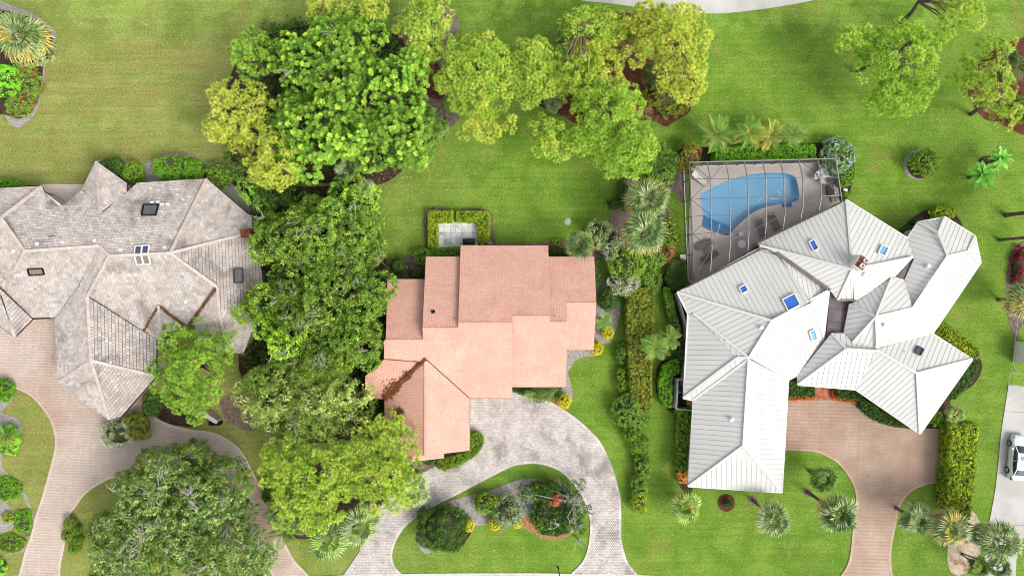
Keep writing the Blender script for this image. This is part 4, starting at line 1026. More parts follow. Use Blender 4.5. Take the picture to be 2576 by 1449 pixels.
def tree(name, label, cat, ells, pal, kind='round', lr=1.3, cr=.3, dens=1.5, cover=1.0, seed=0, zthick=2.6, trunk=True, base=None, tr=.28, group=None, bark='bark', bare=0, flat=.8, tone=.12, pal2=None, trunkpts=None, under=.35, inner=None):
    rng = np.random.default_rng(seed)
    cx, cy, _, _, zt = ells[0]
    c = P(cx, cy, zt * .9); b = Vector((c.x, c.y, 0)) if base is None else P(*base)
    root = thing(name, b, label, cat, group)
    Lb = lobes_of(ells, lr, dens, rng, zthick)
    if under: # a lower, sparser storey seen through the gaps
        low = Lb[rng.random(len(Lb)) < under].copy(); low[:, 2] -= rng.uniform(1.2, 2.2) * lr; Lb2 = np.concatenate([Lb, low])
    else: Lb2 = Lb
    Lb2[:, 2] = np.maximum(Lb2[:, 2], .6)
    PS, NR, LI = [], [], []
    for i, (x, y, z, r) in enumerate(Lb2):
        n = max(4, int(cover * 2.1 * math.pi * r * r / (math.pi * cr * cr * .75)))
        d = rng.normal(size=(n, 3)); d[:, 2] = np.where(d[:, 2] < 0, d[:, 2] * .35, d[:, 2]); d /= np.linalg.norm(d, axis=1)[:, None]
        p = np.array([x, y, z]) + d * r * rng.uniform(.82, 1.05, (n, 1)) * np.array([1, 1, flat])
        PS.append(p); NR.append(d + np.array([0, 0, 1.1 if kind in ('pine', 'rosette') else .35])); LI.append(np.full(n, i))
    PS, NR, LI = np.concatenate(PS), np.concatenate(NR), np.concatenate(LI)
    # drop clumps buried in a neighbouring lobe
    keep = np.ones(len(PS), bool)
    for i, (x, y, z, r) in enumerate(Lb2):
        dd = ((PS[:, 0] - x) / r) ** 2 + ((PS[:, 1] - y) / r) ** 2 + ((PS[:, 2] - z) / (r * flat)) ** 2
        keep &= ~((dd < .62) & (LI != i))
    PS, NR, LI = PS[keep], NR[keep], LI[keep]
    lobe_t = 1 + rng.normal(size=(len(Lb2), 1)) * tone
    cols = palette(PAL[pal], len(PS), rng, LEAFK * (1.6 if kind == 'pine' else 1.15 if kind == 'rosette' else 1.5)) * lobe_t[LI]
    if pal2:
        sel = rng.random(len(Lb2))[LI] < .3; cols[sel] = palette(PAL[pal2], int(sel.sum()), rng, LEAFK * 1.1)
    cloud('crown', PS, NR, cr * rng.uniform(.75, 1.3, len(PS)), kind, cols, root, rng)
    if inner: # the deeper green foliage inside the crown
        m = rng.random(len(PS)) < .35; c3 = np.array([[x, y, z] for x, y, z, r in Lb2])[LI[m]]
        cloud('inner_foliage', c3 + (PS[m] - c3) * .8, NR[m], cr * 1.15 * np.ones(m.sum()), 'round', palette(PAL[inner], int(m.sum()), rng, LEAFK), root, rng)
    if trunk:
        mb = MB(); top = Lb[rng.integers(0, len(Lb), min(len(Lb), 14))]
        mid = Vector((b.x * .6 + c.x * .4, b.y * .6 + c.y * .4, zt * .5)) + Vector((rng.normal() * .2, rng.normal() * .2, 0))
        if trunkpts: tp = [P(*q) for q in trunkpts]; mid = tp[-1]; mb.tube(tp, list(np.linspace(tr, tr * .6, len(tp))), 8)
        else: mb.tube([b, b.lerp(mid, .5), mid], [tr * 1.25, tr * .95, tr * .75], 8)
        mb.build('trunk', M[bark], root, smooth=True, usecol=False)
        mb = MB()
        for x, y, z, r in top:
            e = Vector((x, y, z)); m = mid.lerp(e, .5) + Vector((rng.normal() * .3, rng.normal() * .3, .3)); mb.tube([mid, m, e], [tr * .5, tr * .3, tr * .12], 5)
        mb.build('limbs', M[bark], root, smooth=True, usecol=False, kind='stuff')
    if bare:
        mb = MB(); tops = Lb[np.argsort(-Lb[:, 2])]
        for k in range(bare):
            x, y, z, r = Lb[rng.integers(0, len(Lb))]
            a = Vector((x + rng.normal() * r * .6, y + rng.normal() * r * .6, z + r * flat * .8)); ang = rng.uniform(0, 6.28)
            for q in range(rng.integers(2, 5)):
                an = ang + rng.normal() * .7; L = rng.uniform(.5, 1.3); d = Vector((math.cos(an), math.sin(an), .15)) * L; k1 = a + d * .5 + Vector((rng.normal() * .12, rng.normal() * .12, .18)); e = a + d
                mb.tube([a - Vector((0, 0, .3)), k1, e + Vector((0, 0, .2))], [.05, .035, .015], 4)
                for _ in range(2):
                    s2 = k1.lerp(e, rng.random()); mb.tube([s2, s2 + Vector((rng.normal() * .3, rng.normal() * .3, .15))], [.025, .008], 3)
        mb.build('bare_twigs', M['palebark'], root, kind='stuff', usecol=False)
    return root

def pine(label, ells, pal='pine', seed=0, cr=.40, group='slash pines', lr=.9, dens=2.2, **kw):
    kw.setdefault('zthick', 2.0); kw.setdefault('bark', 'bark'); kw.setdefault('tone', .10)
    ells = [(x, y, rx * 1.06, ry * 1.06, z) for x, y, rx, ry, z in ells]
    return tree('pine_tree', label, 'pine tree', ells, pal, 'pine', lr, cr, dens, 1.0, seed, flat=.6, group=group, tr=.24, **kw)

def bush(name, label, cx, cy, rx, ry, hgt, pal, kind='dense', cr=.16, cat='shrub', group=None, seed=1, cover=1.0, rough=.07, flat=False, squash=1.0, flowers=None):
    """one rounded shrub; cx,cy,rx,ry as seen at the height of its shoulder"""
    rng = np.random.default_rng(seed + int(cx * 7 + cy)); zc = hgt * .5; k = S * (H - zc) / H
    c = P(cx, cy, zc); b = Vector((c.x, c.y, 0)); root = thing(name, b, label, cat, group)
    RX, RY, RZ = rx * k, ry * k, hgt * .55
    n = int(cover * 4.2 * (RX * RY + RX * RZ * 1.2) / (cr * cr * 1.7)); n = min(n, 2600)
    d = rng.normal(size=(n, 3)); d[:, 2] = np.abs(d[:, 2]) - .3 * rng.random(n); d /= np.linalg.norm(d, axis=1)[:, None]
    ph = rng.uniform(0, 6.28, 6); bump = 1 + rough * (np.sin(d[:, 0] * 5 + ph[0]) + np.sin(d[:, 1] * 6 + ph[1]) + np.sin((d[:, 0] + d[:, 2]) * 7 + ph[2])) + rng.normal(size=n) * .02
    p = np.array([c.x, c.y, zc]) + d * np.array([RX, RY, RZ]) * bump[:, None] * rng.uniform(.9, 1.0, (n, 1)); p[:, 2] = np.maximum(p[:, 2], .05)
    cols = palette(PAL[pal], n, rng, LEAFK * 1.25)
    if flowers:
        sel = rng.random(n) < flowers[1]; cols[sel] = palette(PAL[flowers[0]], int(sel.sum()), rng, 1.0)
    cloud('foliage', p, d, cr * rng.uniform(.8, 1.25, n), kind, cols, root, rng)
    mb = MB(); mb.lathe((c.x, c.y, 0), [(.5, .02), (.82, hgt * .3), (.8, hgt * .6), (.5, hgt * .84), (.1, hgt * .9)], 14, sx=RX, sy=RY); mb.build('dark_core', M['core'], root, usecol=False, smooth=True)  # solid dark core put inside to close the gaps between leaves
    return root

def hedge(name, label, pts, hgt, pal, cr=.15, kind='dense', cat='hedge', group=None, seed=2, cover=1.0, lumpy=.05, tone=.05, pal2=None, side_pal=None):
    cover *= 1.35
    """clipped hedge: outline of its top in plan units"""
    rng = np.random.default_rng(seed + int(pts[0][0] * 3 + pts[0][1])); w = [P(x, y, hgt).to_2d() for x, y in pts]
    if area2(w) < 0: w = w[::-1]
    cx, cy = sum(p[0] for p in w) / len(w), sum(p[1] for p in w) / len(w)
    root = thing(name, (cx, cy, 0), label, cat, group)
    a = np.array([tuple(p) for p in w]); mn, mx = a.min(0), a.max(0); A = abs(area2(w))
    nt = int(cover * A * (mx - mn).prod() / A / (cr * cr * 1.5)); X = rng.uniform(mn[0], mx[0], nt); Y = rng.uniform(mn[1], mx[1], nt)
    ok = in_poly(X, Y, [tuple(p) for p in w]); X, Y = X[ok], Y[ok]
    f = np.sin(X * 2.1 + Y * 1.3) + np.sin(X * -1.2 + Y * 2.7 + 1) + np.sin(X * 4.1 + 2) * .5
    PS = [np.stack([X, Y, hgt - .05 + f * lumpy + rng.normal(size=len(X)) * .03], 1)]; NR = [np.stack([rng.normal(size=len(X)) * .25, rng.normal(size=len(X)) * .25, np.ones(len(X))], 1)]
    for i in range(len(w)):
        p, q = w[i], w[(i + 1) % len(w)]; L = (q - p).length
        if L < .05: continue
        n = max(2, int(cover * L * hgt / (cr * cr * 2.0))); t = rng.random(n); z = hgt * rng.random(n) ** .8; nn = np.array([(q - p).y / L, -(q - p).x / L, 0.0])
        PS.append(np.stack([p[0] + (q[0] - p[0]) * t, p[1] + (q[1] - p[1]) * t, z], 1) + nn * rng.normal(size=(n, 1)) * .04); NR.append(np.tile(nn + np.array([0, 0, .35]), (n, 1)))
    PS, NR = np.concatenate(PS), np.concatenate(NR)
    cols = palette(PAL[pal], len(PS), rng, LEAFK * 1.2)
    if pal2:
        m = (np.sin(PS[:, 0] * 1.1 + 3) + np.sin(PS[:, 1] * .9 + 1) + rng.normal(size=len(PS)) * .5) > .9; cols[m] = palette(PAL[pal2], int(m.sum()), rng, LEAFK)
    cloud('foliage', PS, NR, cr * rng.uniform(.8, 1.3, len(PS)), kind, cols, root, rng)
    mb = MB(); iw = inset2d(w, .1); mb.prism([tuple(p) for p in iw], .02, hgt - .14); mb.build('dark_core', M['core'], root, usecol=False)  # solid dark filler added under the clipped leaves, stops see-through
    return root

# ------------------------------------------------------------------ palms
def leaf_mesh(name, quads, cols):
    v = np.concatenate(quads).reshape(-1, 3); me_o = quad_mesh(name, v, np.arange(len(v)).reshape(-1, 4), np.repeat(np.array(cols), 4, 0), M['leaf']); me = me_o.data; bpy.data.objects.remove(me_o); return me
def fan_frond(rng, c1, c2, R=1.0, pet=.85, seg=16, half=1.9):
    q, cs = [], []
    q.append(np.array([[(0, -.02, 0), (pet, -.012, .10), (pet, .012, .10), (0, .02, 0)]])); cs.append(c2)
    for i in range(seg):
        a = -half + 2 * half * i / (seg - 1) + rng.normal() * .03; L = R * (1 - .18 * abs(a) / half) * rng.uniform(.9, 1.05)
        w = L * .068; d = np.array([math.cos(a), math.sin(a), 0]); s = np.array([-math.sin(a), math.cos(a), 0]); o = np.array([pet, 0, .1])
        dr = -.1 - .12 * abs(a) / half; m = o + d * L * .6 + np.array([0, 0, .02]); tip = o + d * L + np.array([0, 0, dr - rng.uniform(.1, .3) * L])
        lift = np.array([0, 0, .03 if i % 2 else -.02])
        q.append(np.array([[o, m - s * w + lift, m + d * .12 * L, m + s * w - lift]])); cs.append(np.array(c1) * rng.uniform(.55, 1.0) * (.75 if i % 2 else 1))  # inner parts and alternate leaflets darkened: shadow between leaflets put into the colour
        q.append(np.array([[m - s * w * .9 + lift, tip - s * .01, tip + s * .01, m + s * w * .9 - lift]])); cs.append(np.array(c1) * rng.uniform(.85, 1.4))
    return q, cs
def feather_frond(rng, c1, c2, L=2.2, n=17):
    q, cs = [], []; up = .55
    def cv(t): return np.array([L * t * (1 - .12 * t), 0, up * 1.3 * t - 1.15 * t * t * L * .5])
    for i in range(4):
        a, b = cv(i / 4), cv((i + 1) / 4); s = np.array([0, .025, 0]); q.append(np.array([[a - s, b - s, b + s, a + s]])); cs.append(c2)
    for i in range(n):
        t = .14 + .86 * i / (n - 1); o = cv(t); ll = .62 * math.sin(math.pi * min(1, .18 + t * .82)) + .12
        for sgn in (-1, 1):
            d = np.array([.62, sgn * .8, -.18 + rng.normal() * .06]) * ll * rng.uniform(.85, 1.1); s = np.array([.06, 0, .0])
            q.append(np.array([[o - s, o + d * .5 - s * .8, o + d, o + d * .5 + s * .8]])); cs.append(np.array(c1) * rng.uniform(.8, 1.2))
    return q, cs
def paddle(rng, c1, c2, L=1.7, w=.3):
    q, cs = [], []
    def cv(t): return np.array([L * t, 0, .9 * t - .95 * t * t])
    for i in range(5):
        a, b = cv(.15 + .17 * i), cv(.15 + .17 * (i + 1)); wa, wb = w * math.sin(math.pi * min(.98, .14 + .17 * i)), w * math.sin(math.pi * min(.97, .14 + .17 * (i + 1)))
        for sg in (-1, 1):
            gp = .012 * (i % 2); e = np.array([gp, 0, 0])
            q.append(np.array([[a + e, a + e + np.array([0, sg * wa, .05]), b + np.array([0, sg * wb, .05]), b]])); cs.append(np.array(c1) * (1.08 if sg > 0 else .92))
    q.append(np.array([[(0, -.03, 0), cv(.15) - (0, .03, 0), cv(.15) + (0, .03, 0), (0, .03, 0)]])); cs.append(c2)
    return q, cs
FR = {}
rr = np.random.default_rng(5)
for k, c in {'fgreen': (134, 160, 92), 'fpale': (168, 184, 128), 'fdark': (82, 116, 58), 'fyellow': (198, 186, 96), 'fbrown': (186, 158, 108), 'flime': (172, 204, 104), 'fmid': (120, 152, 62)}.items():
    FR[k] = [leaf_mesh('frond', *fan_frond(rr, lin(*c), lin(*[min(255, x * 1.05) for x in c]))) for _ in range(3)]
for k, c in {'pgreen': (116, 164, 66), 'pdark': (64, 104, 46), 'pyellow': (180, 190, 80), 'pmid': (132, 158, 74), 'porange': (204, 170, 80)}.items():
    FR[k] = [leaf_mesh('frond', *feather_frond(rr, lin(*c), lin(150, 150, 80))) for _ in range(3)]
FR['banana'] = [leaf_mesh('leaf', *paddle(rr, lin(140, 206, 84), lin(170, 210, 110))) for _ in range(3)]
FR['cane'] = [leaf_mesh('leaf', *paddle(rr, lin(196, 48, 60), lin(140, 40, 50), .8, .12)) for _ in range(2)]
FR['cane2'] = [leaf_mesh('leaf', *paddle(rr, lin(120, 34, 50), lin(100, 30, 40), .8, .12)) for _ in range(2)]
FR['bromel'] = [leaf_mesh('leaf', *paddle(rr, lin(200, 130, 80), lin(150, 100, 60), .6, .07)) for _ in range(2)]

def palm(name, label, cx, cy, r, z, kinds, n=22, group=None, base=None, trunk_r=.17, seed=0, cat='palm tree', ref=1.85, lo=-.45, hi=1.25, low_kinds=None, lean=0):
    """cx,cy,r: crown as seen from the drone at height z"""
    rng = random.Random(seed * 131 + int(cx)); c = P(cx, cy, z); b = Vector((c.x, c.y, 0)) if base is None else P(*base)
    root = thing(name, b, label, cat, group); R = r * S * (H - z) / H; sc = R / ref
    if z > .4:
        mb = MB(); m = b.lerp(c, .5) + Vector((rng.uniform(-.1, .1), rng.uniform(-.1, .1), 0)); k = 7
        pts = [b.lerp(c, i / k) + Vector((math.sin(i * .9) * .05, 0, 0)) for i in range(k + 1)]; pts[0] = b; pts[-1] = c
        mb.tube(pts, [trunk_r * (1.35 if i == 0 else 1.0 + .06 * (i % 2)) for i in range(k + 1)], 9); mb.build('trunk', M['bark'], root, usecol=False)
    for i in range(n):
        t = i / max(1, n - 1); el = hi + (lo - hi) * t ** .8 + rng.uniform(-.12, .12); az = i * 2.39996 + rng.uniform(-.2, .2)
        ks = low_kinds if (low_kinds and t > .68) else kinds
        o = link_mesh('leaf' if kinds[0] in ('banana', 'cane', 'cane2', 'bromel') else 'frond', rng.choice(FR[rng.choice(ks)]), root)
        s = sc * rng.uniform(.86, 1.1) * (1 if t > .15 else .8)
        o.matrix_local = Matrix.Translation(c - b) @ Matrix.Rotation(az, 4, 'Z') @ Matrix.Rotation(-el, 4, 'Y') @ Matrix.Rotation(rng.uniform(-.6, .6), 4, 'X') @ Matrix.Scale(s, 4)
    return root
# ------------------------------------------------------------------ planting, north side
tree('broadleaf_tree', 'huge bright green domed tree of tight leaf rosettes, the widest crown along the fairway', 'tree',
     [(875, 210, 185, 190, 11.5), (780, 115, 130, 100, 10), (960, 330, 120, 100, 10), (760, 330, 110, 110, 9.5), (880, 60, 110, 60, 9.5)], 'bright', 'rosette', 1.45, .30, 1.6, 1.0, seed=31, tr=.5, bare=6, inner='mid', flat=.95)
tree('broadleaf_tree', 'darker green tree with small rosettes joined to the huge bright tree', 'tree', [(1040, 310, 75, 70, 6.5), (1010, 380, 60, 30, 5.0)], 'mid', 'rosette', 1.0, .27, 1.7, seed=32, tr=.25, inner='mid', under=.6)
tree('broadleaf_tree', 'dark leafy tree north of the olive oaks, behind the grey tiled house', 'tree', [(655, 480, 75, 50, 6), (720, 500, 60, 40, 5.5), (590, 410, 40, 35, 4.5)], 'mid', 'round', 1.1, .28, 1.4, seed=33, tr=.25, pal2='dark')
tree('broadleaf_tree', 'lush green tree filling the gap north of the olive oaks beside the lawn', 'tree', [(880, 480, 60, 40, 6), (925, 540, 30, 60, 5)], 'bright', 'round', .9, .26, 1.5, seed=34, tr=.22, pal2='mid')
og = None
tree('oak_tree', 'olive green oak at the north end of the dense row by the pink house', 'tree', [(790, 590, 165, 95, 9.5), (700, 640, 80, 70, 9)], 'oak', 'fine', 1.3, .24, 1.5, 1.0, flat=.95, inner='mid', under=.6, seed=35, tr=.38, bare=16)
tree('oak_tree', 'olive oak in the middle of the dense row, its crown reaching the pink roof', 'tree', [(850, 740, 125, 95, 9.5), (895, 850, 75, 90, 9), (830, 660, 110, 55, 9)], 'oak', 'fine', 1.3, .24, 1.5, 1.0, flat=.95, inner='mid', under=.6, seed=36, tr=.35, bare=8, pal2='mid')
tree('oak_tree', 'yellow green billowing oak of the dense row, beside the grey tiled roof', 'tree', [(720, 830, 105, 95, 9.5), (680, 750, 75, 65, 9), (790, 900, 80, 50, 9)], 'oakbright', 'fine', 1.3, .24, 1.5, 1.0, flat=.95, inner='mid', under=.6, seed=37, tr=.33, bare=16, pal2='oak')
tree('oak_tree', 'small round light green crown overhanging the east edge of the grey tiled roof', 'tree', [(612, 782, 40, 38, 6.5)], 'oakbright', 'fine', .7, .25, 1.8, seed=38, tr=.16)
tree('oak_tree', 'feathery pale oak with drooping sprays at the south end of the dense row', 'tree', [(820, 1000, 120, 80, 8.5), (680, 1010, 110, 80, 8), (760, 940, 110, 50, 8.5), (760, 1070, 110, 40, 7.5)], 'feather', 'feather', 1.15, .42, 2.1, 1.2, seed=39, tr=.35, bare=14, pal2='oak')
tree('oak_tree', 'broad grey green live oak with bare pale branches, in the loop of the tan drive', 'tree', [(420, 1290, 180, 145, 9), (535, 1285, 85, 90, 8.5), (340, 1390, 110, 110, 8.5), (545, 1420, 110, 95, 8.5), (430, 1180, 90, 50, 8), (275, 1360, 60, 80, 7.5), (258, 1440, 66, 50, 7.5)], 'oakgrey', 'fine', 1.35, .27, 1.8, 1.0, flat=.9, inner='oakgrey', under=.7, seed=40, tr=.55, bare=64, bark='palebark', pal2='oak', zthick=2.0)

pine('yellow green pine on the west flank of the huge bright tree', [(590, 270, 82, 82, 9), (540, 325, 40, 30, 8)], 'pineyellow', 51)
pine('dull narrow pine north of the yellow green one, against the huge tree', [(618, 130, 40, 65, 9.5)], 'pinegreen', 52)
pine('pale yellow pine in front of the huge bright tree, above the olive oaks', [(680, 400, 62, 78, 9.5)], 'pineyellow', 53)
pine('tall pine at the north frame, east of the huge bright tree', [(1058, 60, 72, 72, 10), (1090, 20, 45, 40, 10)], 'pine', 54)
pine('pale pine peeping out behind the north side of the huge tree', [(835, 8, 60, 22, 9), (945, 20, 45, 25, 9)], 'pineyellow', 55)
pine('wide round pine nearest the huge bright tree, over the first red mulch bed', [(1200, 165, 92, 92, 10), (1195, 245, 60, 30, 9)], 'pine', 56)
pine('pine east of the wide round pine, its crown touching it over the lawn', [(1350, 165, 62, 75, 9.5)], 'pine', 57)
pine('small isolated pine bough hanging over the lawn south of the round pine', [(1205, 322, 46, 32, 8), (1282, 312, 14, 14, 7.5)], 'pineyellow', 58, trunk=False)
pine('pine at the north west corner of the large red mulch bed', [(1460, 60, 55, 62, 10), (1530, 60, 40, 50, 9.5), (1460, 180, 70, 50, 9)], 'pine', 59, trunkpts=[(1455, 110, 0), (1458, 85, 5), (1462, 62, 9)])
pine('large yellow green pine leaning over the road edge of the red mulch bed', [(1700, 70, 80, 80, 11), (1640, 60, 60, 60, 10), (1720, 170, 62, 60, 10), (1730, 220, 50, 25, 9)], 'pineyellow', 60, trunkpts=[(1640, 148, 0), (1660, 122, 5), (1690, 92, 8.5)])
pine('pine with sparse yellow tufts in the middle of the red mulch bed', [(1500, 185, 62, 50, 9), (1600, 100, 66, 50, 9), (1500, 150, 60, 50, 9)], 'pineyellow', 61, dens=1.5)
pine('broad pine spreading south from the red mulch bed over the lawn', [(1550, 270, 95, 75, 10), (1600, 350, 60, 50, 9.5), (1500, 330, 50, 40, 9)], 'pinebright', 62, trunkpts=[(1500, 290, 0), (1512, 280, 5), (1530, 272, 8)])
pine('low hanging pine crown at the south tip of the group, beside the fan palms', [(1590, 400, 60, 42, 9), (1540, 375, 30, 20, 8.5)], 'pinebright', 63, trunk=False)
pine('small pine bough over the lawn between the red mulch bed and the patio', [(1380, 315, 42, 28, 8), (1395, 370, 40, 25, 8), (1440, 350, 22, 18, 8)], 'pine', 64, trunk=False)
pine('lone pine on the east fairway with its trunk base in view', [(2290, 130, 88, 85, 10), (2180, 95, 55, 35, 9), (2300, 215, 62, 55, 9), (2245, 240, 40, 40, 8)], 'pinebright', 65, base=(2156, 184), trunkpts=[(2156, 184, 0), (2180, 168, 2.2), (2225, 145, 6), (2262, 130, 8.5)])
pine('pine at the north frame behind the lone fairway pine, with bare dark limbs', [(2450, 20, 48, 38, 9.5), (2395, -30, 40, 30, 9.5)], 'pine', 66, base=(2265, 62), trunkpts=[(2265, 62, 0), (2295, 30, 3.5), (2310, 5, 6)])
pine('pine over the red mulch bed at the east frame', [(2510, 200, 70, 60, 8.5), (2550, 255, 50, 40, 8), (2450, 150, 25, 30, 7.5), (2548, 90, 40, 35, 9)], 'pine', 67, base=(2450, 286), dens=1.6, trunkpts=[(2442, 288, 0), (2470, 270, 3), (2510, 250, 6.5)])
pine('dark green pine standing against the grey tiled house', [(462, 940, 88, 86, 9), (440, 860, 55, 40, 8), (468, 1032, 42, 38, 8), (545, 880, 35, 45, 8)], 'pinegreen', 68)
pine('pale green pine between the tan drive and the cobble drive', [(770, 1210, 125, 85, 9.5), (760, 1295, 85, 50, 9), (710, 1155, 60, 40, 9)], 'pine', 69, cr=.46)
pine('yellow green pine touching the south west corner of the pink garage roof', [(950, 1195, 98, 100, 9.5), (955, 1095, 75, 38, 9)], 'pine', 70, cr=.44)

# palms
gp = 'fan palms'
palm('fan_palm', 'pale fan palm in the corner bed of the west fairway', 60, 95, 72, 4.2, ['fpale', 'fgreen', 'fyellow'], 30, gp, seed=1, low_kinds=['fyellow', 'fbrown'])
palm('fan_palm', 'second fan palm hanging into view from the west frame, north of the ground cover', -5, 70, 48, 3.6, ['fpale', 'fgreen'], 20, gp, seed=2)
palm('fan_palm', 'northern of two tall fan palms between the two gardens', 1628, 500, 62, 5, ['fgreen', 'fpale', 'fgreen'], 30, gp, seed=3, low_kinds=['fyellow', 'fbrown'])
palm('fan_palm', 'southern of two tall fan palms between the two gardens', 1622, 585, 66, 5, ['fgreen', 'fpale', 'fgreen'], 32, gp, seed=4, low_kinds=['fyellow', 'fbrown'])
palm('fan_palm', 'dark fan palm overhanging the north east corner of the pink roof', 1457, 615, 44, 4.6, ['fdark', 'fgreen'], 26, gp, seed=5, low_kinds=['fgreen', 'fbrown'])
palm('fan_palm', 'bushy fan palm with orange tips nearest the white house, on the front lawn', 1722, 1272, 46, 2.6, ['fmid', 'flime', 'fyellow'], 26, gp, seed=6, low_kinds=['fmid', 'fbrown'])
palm('fan_palm', 'fan palm with its trunk in a small bare ring on the front lawn', 1943, 1303, 53, 5.0, ['fgreen', 'fpale'], 30, gp, base=(1894, 1258), seed=7, low_kinds=['fyellow', 'fgreen'])
palm('fan_palm', 'dark green fan palm closest to the east wall of the white house wing', 2070, 1205, 39, 3.0, ['fdark', 'fmid', 'fgreen'], 24, gp, seed=8)
palm('fan_palm', 'tall fan palm with a leaning shadow grey trunk beside the rose drive', 2105, 1290, 56, 6.0, ['fgreen', 'fdark', 'fpale'], 32, gp, base=(2032, 1238), seed=9, low_kinds=['fyellow', 'fbrown'])
palm('fan_palm', 'blue green fan palm on the lawn east of the rose drive', 2302, 1305, 46, 3.6, ['fgreen', 'fpale', 'fdark'], 22, gp, seed=10)
palm('fan_palm', 'yellowing fan palm at the foot of the long box hedge', 2385, 1322, 54, 4.6, ['fpale', 'fyellow', 'fgreen'], 30, gp, seed=11, low_kinds=['fyellow', 'fbrown'])
palm('fan_palm', 'tall pale fan palm over the edge of the concrete drive', 2512, 1358, 58, 5.5, ['fpale', 'fgreen'], 32, gp, base=(2430, 1316), seed=12)
palm('fan_palm', 'small fan palm beside the sand bed, under the tall pale one', 2462, 1346, 34, 3.6, ['fpale', 'fgreen'], 16, gp, seed=13)
palm('fan_palm', 'thin trunked dark palm leaning south from the sand bed', 2462, 1425, 34, 3.0, ['fdark', 'fmid'], 16, gp, base=(2417, 1393), trunk_r=.07, seed=14)
palm('fan_palm', 'thin trunked dark palm leaning east from the sand bed', 2512, 1425, 34, 4.4, ['fdark', 'fmid'], 16, gp, base=(2419, 1391), trunk_r=.07, seed=15)
palm('fan_palm', 'fan palm at the east frame in the red leaved bed', 2572, 755, 52, 3.5, ['fpale', 'fyellow', 'fgreen'], 28, gp, seed=16, low_kinds=['fbrown', 'fyellow'])
palm('fan_palm', 'tall palm with its trunk base on the east lawn, northern of the two', 2680, 522, 60, 8.0, ['fgreen', 'fpale'], 22, gp, base=(2529, 542), trunk_r=.2, seed=17)
palm('fan_palm', 'tall palm with its trunk base on the east lawn, southern of the two', 2665, 590, 60, 8.0, ['fgreen', 'fpale'], 22, gp, base=(2513, 604), trunk_r=.15, seed=18)
palm('fan_palm', 'small pale fan palm at the east corner of the white garage roof', 2402, 1040, 26, 2.8, ['flime', 'fgreen', 'fyellow'], 18, gp, seed=19)
palm('fan_palm', 'pale fan palm under the south edge of the pale green pine', 830, 1350, 62, 4, ['flime', 'fpale', 'fgreen'], 26, gp, seed=20)
palm('fan_palm', 'fan palm south of the two front pines, near the cobble drive', 905, 1318, 58, 4, ['flime', 'fpale', 'fgreen'], 26, gp, seed=21)
palm('fan_palm', 'light green fan palm leaning out east of the yellow green front pine', 1038, 1232, 48, 4, ['flime', 'fpale'], 24, gp, seed=22)
palm('fan_palm', 'fan palm in the dark gap between the huge bright tree and the olive oaks', 872, 428, 34, 3.6, ['fdark', 'fpale'], 16, gp, seed=23)
palm('fan_palm', 'light fan palm at the lawn edge between the huge bright tree and the olive oaks', 920, 475, 30, 3.5, ['flime', 'fpale'], 18, gp, seed=24)
palm('fan_palm', 'small fan palm in the red mulch beneath the tall northern pine', 1092, 130, 34, 2.8, ['fgreen', 'fdark'], 18, gp, seed=25)
palm('fan_palm', 'fan palm at the tip of the first red mulch bed', 1135, 262, 30, 2.2, ['fmid', 'fdark'], 18, gp, seed=26)
palm('fan_palm', 'pale palm on the lawn rim where the huge bright tree ends', 1108, 322, 26, 2.2, ['flime', 'fpale'], 14, gp, seed=27)
palm('fan_palm', 'grey palmetto at the north west end of the large red mulch bed', 1408, 100, 24, 1.2, ['fdark', 'fgreen'], 16, gp, seed=28)
palm('fan_palm', 'blue grey palmetto under the north west pine', 1452, 82, 26, 1.3, ['fdark', 'fgreen'], 16, gp, seed=29)
palm('fan_palm', 'light palmetto at the south west tip of the large red mulch bed', 1390, 262, 26, 1.4, ['fpale', 'fgreen'], 18, gp, seed=30)
palm('fan_palm', 'palmetto just north east of the light palmetto', 1413, 230, 24, 1.4, ['fgreen', 'fdark'], 16, gp, seed=31)
palm('fan_palm', 'palmetto in the middle of the large red mulch bed', 1490, 178, 26, 1.4, ['fgreen', 'fdark'], 16, gp, seed=32)
palm('fan_palm', 'palmetto deep in the eastern red mulch bed', 2532, 150, 30, 1.5, ['fdark', 'fgreen'], 16, gp, seed=33)
palm('fan_palm', 'thin grey palmetto at the north edge of the fan palm bed', 1672, 486, 20, 1.2, ['fpale'], 10, gp, seed=34)
fp = 'feather palms'
palm('feather_palm', 'first feather palm north of the pool, at the west end of the row', 1803, 338, 45, 3.0, ['pgreen', 'pmid'], 20, fp, seed=41, low_kinds=['pyellow', 'pgreen'])
palm('feather_palm', 'second feather palm of the row north of the pool', 1885, 334, 42, 3.0, ['pgreen', 'pyellow'], 20, fp, seed=42, low_kinds=['pyellow', 'pgreen'])
palm('feather_palm', 'third feather palm of the row, with orange fronds', 1940, 340, 38, 3.0, ['pyellow', 'pmid'], 18, fp, seed=43, low_kinds=['porange'])
palm('feather_palm', 'roundest feather palm, at the east end of the row north of the pool', 1995, 338, 33, 3.2, ['pgreen', 'pmid'], 20, fp, seed=44)
palm('feather_palm', 'feather palm leaning over the long mixed hedge', 1649, 874, 37, 3.4, ['pgreen', 'pmid'], 18, fp, seed=45)
palm('feather_palm', 'smaller feather palm between the long mixed hedge and the white house', 1686, 852, 30, 3.0, ['pmid', 'pgreen'], 14, fp, seed=46)
palm('feather_palm', 'feather palm above a golden shrub at the east wall of the pink house', 1519, 806, 25, 2.6, ['pgreen'], 14, fp, seed=47)
palm('feather_palm', 'western feather palm under the south eave of the pink house', 1347, 992, 28, 1.8, ['pmid', 'pdark'], 14, fp, seed=48)
palm('feather_palm', 'eastern feather palm under the south eave of the pink house', 1378, 988, 26, 1.8, ['pdark', 'pmid'], 14, fp, seed=49)
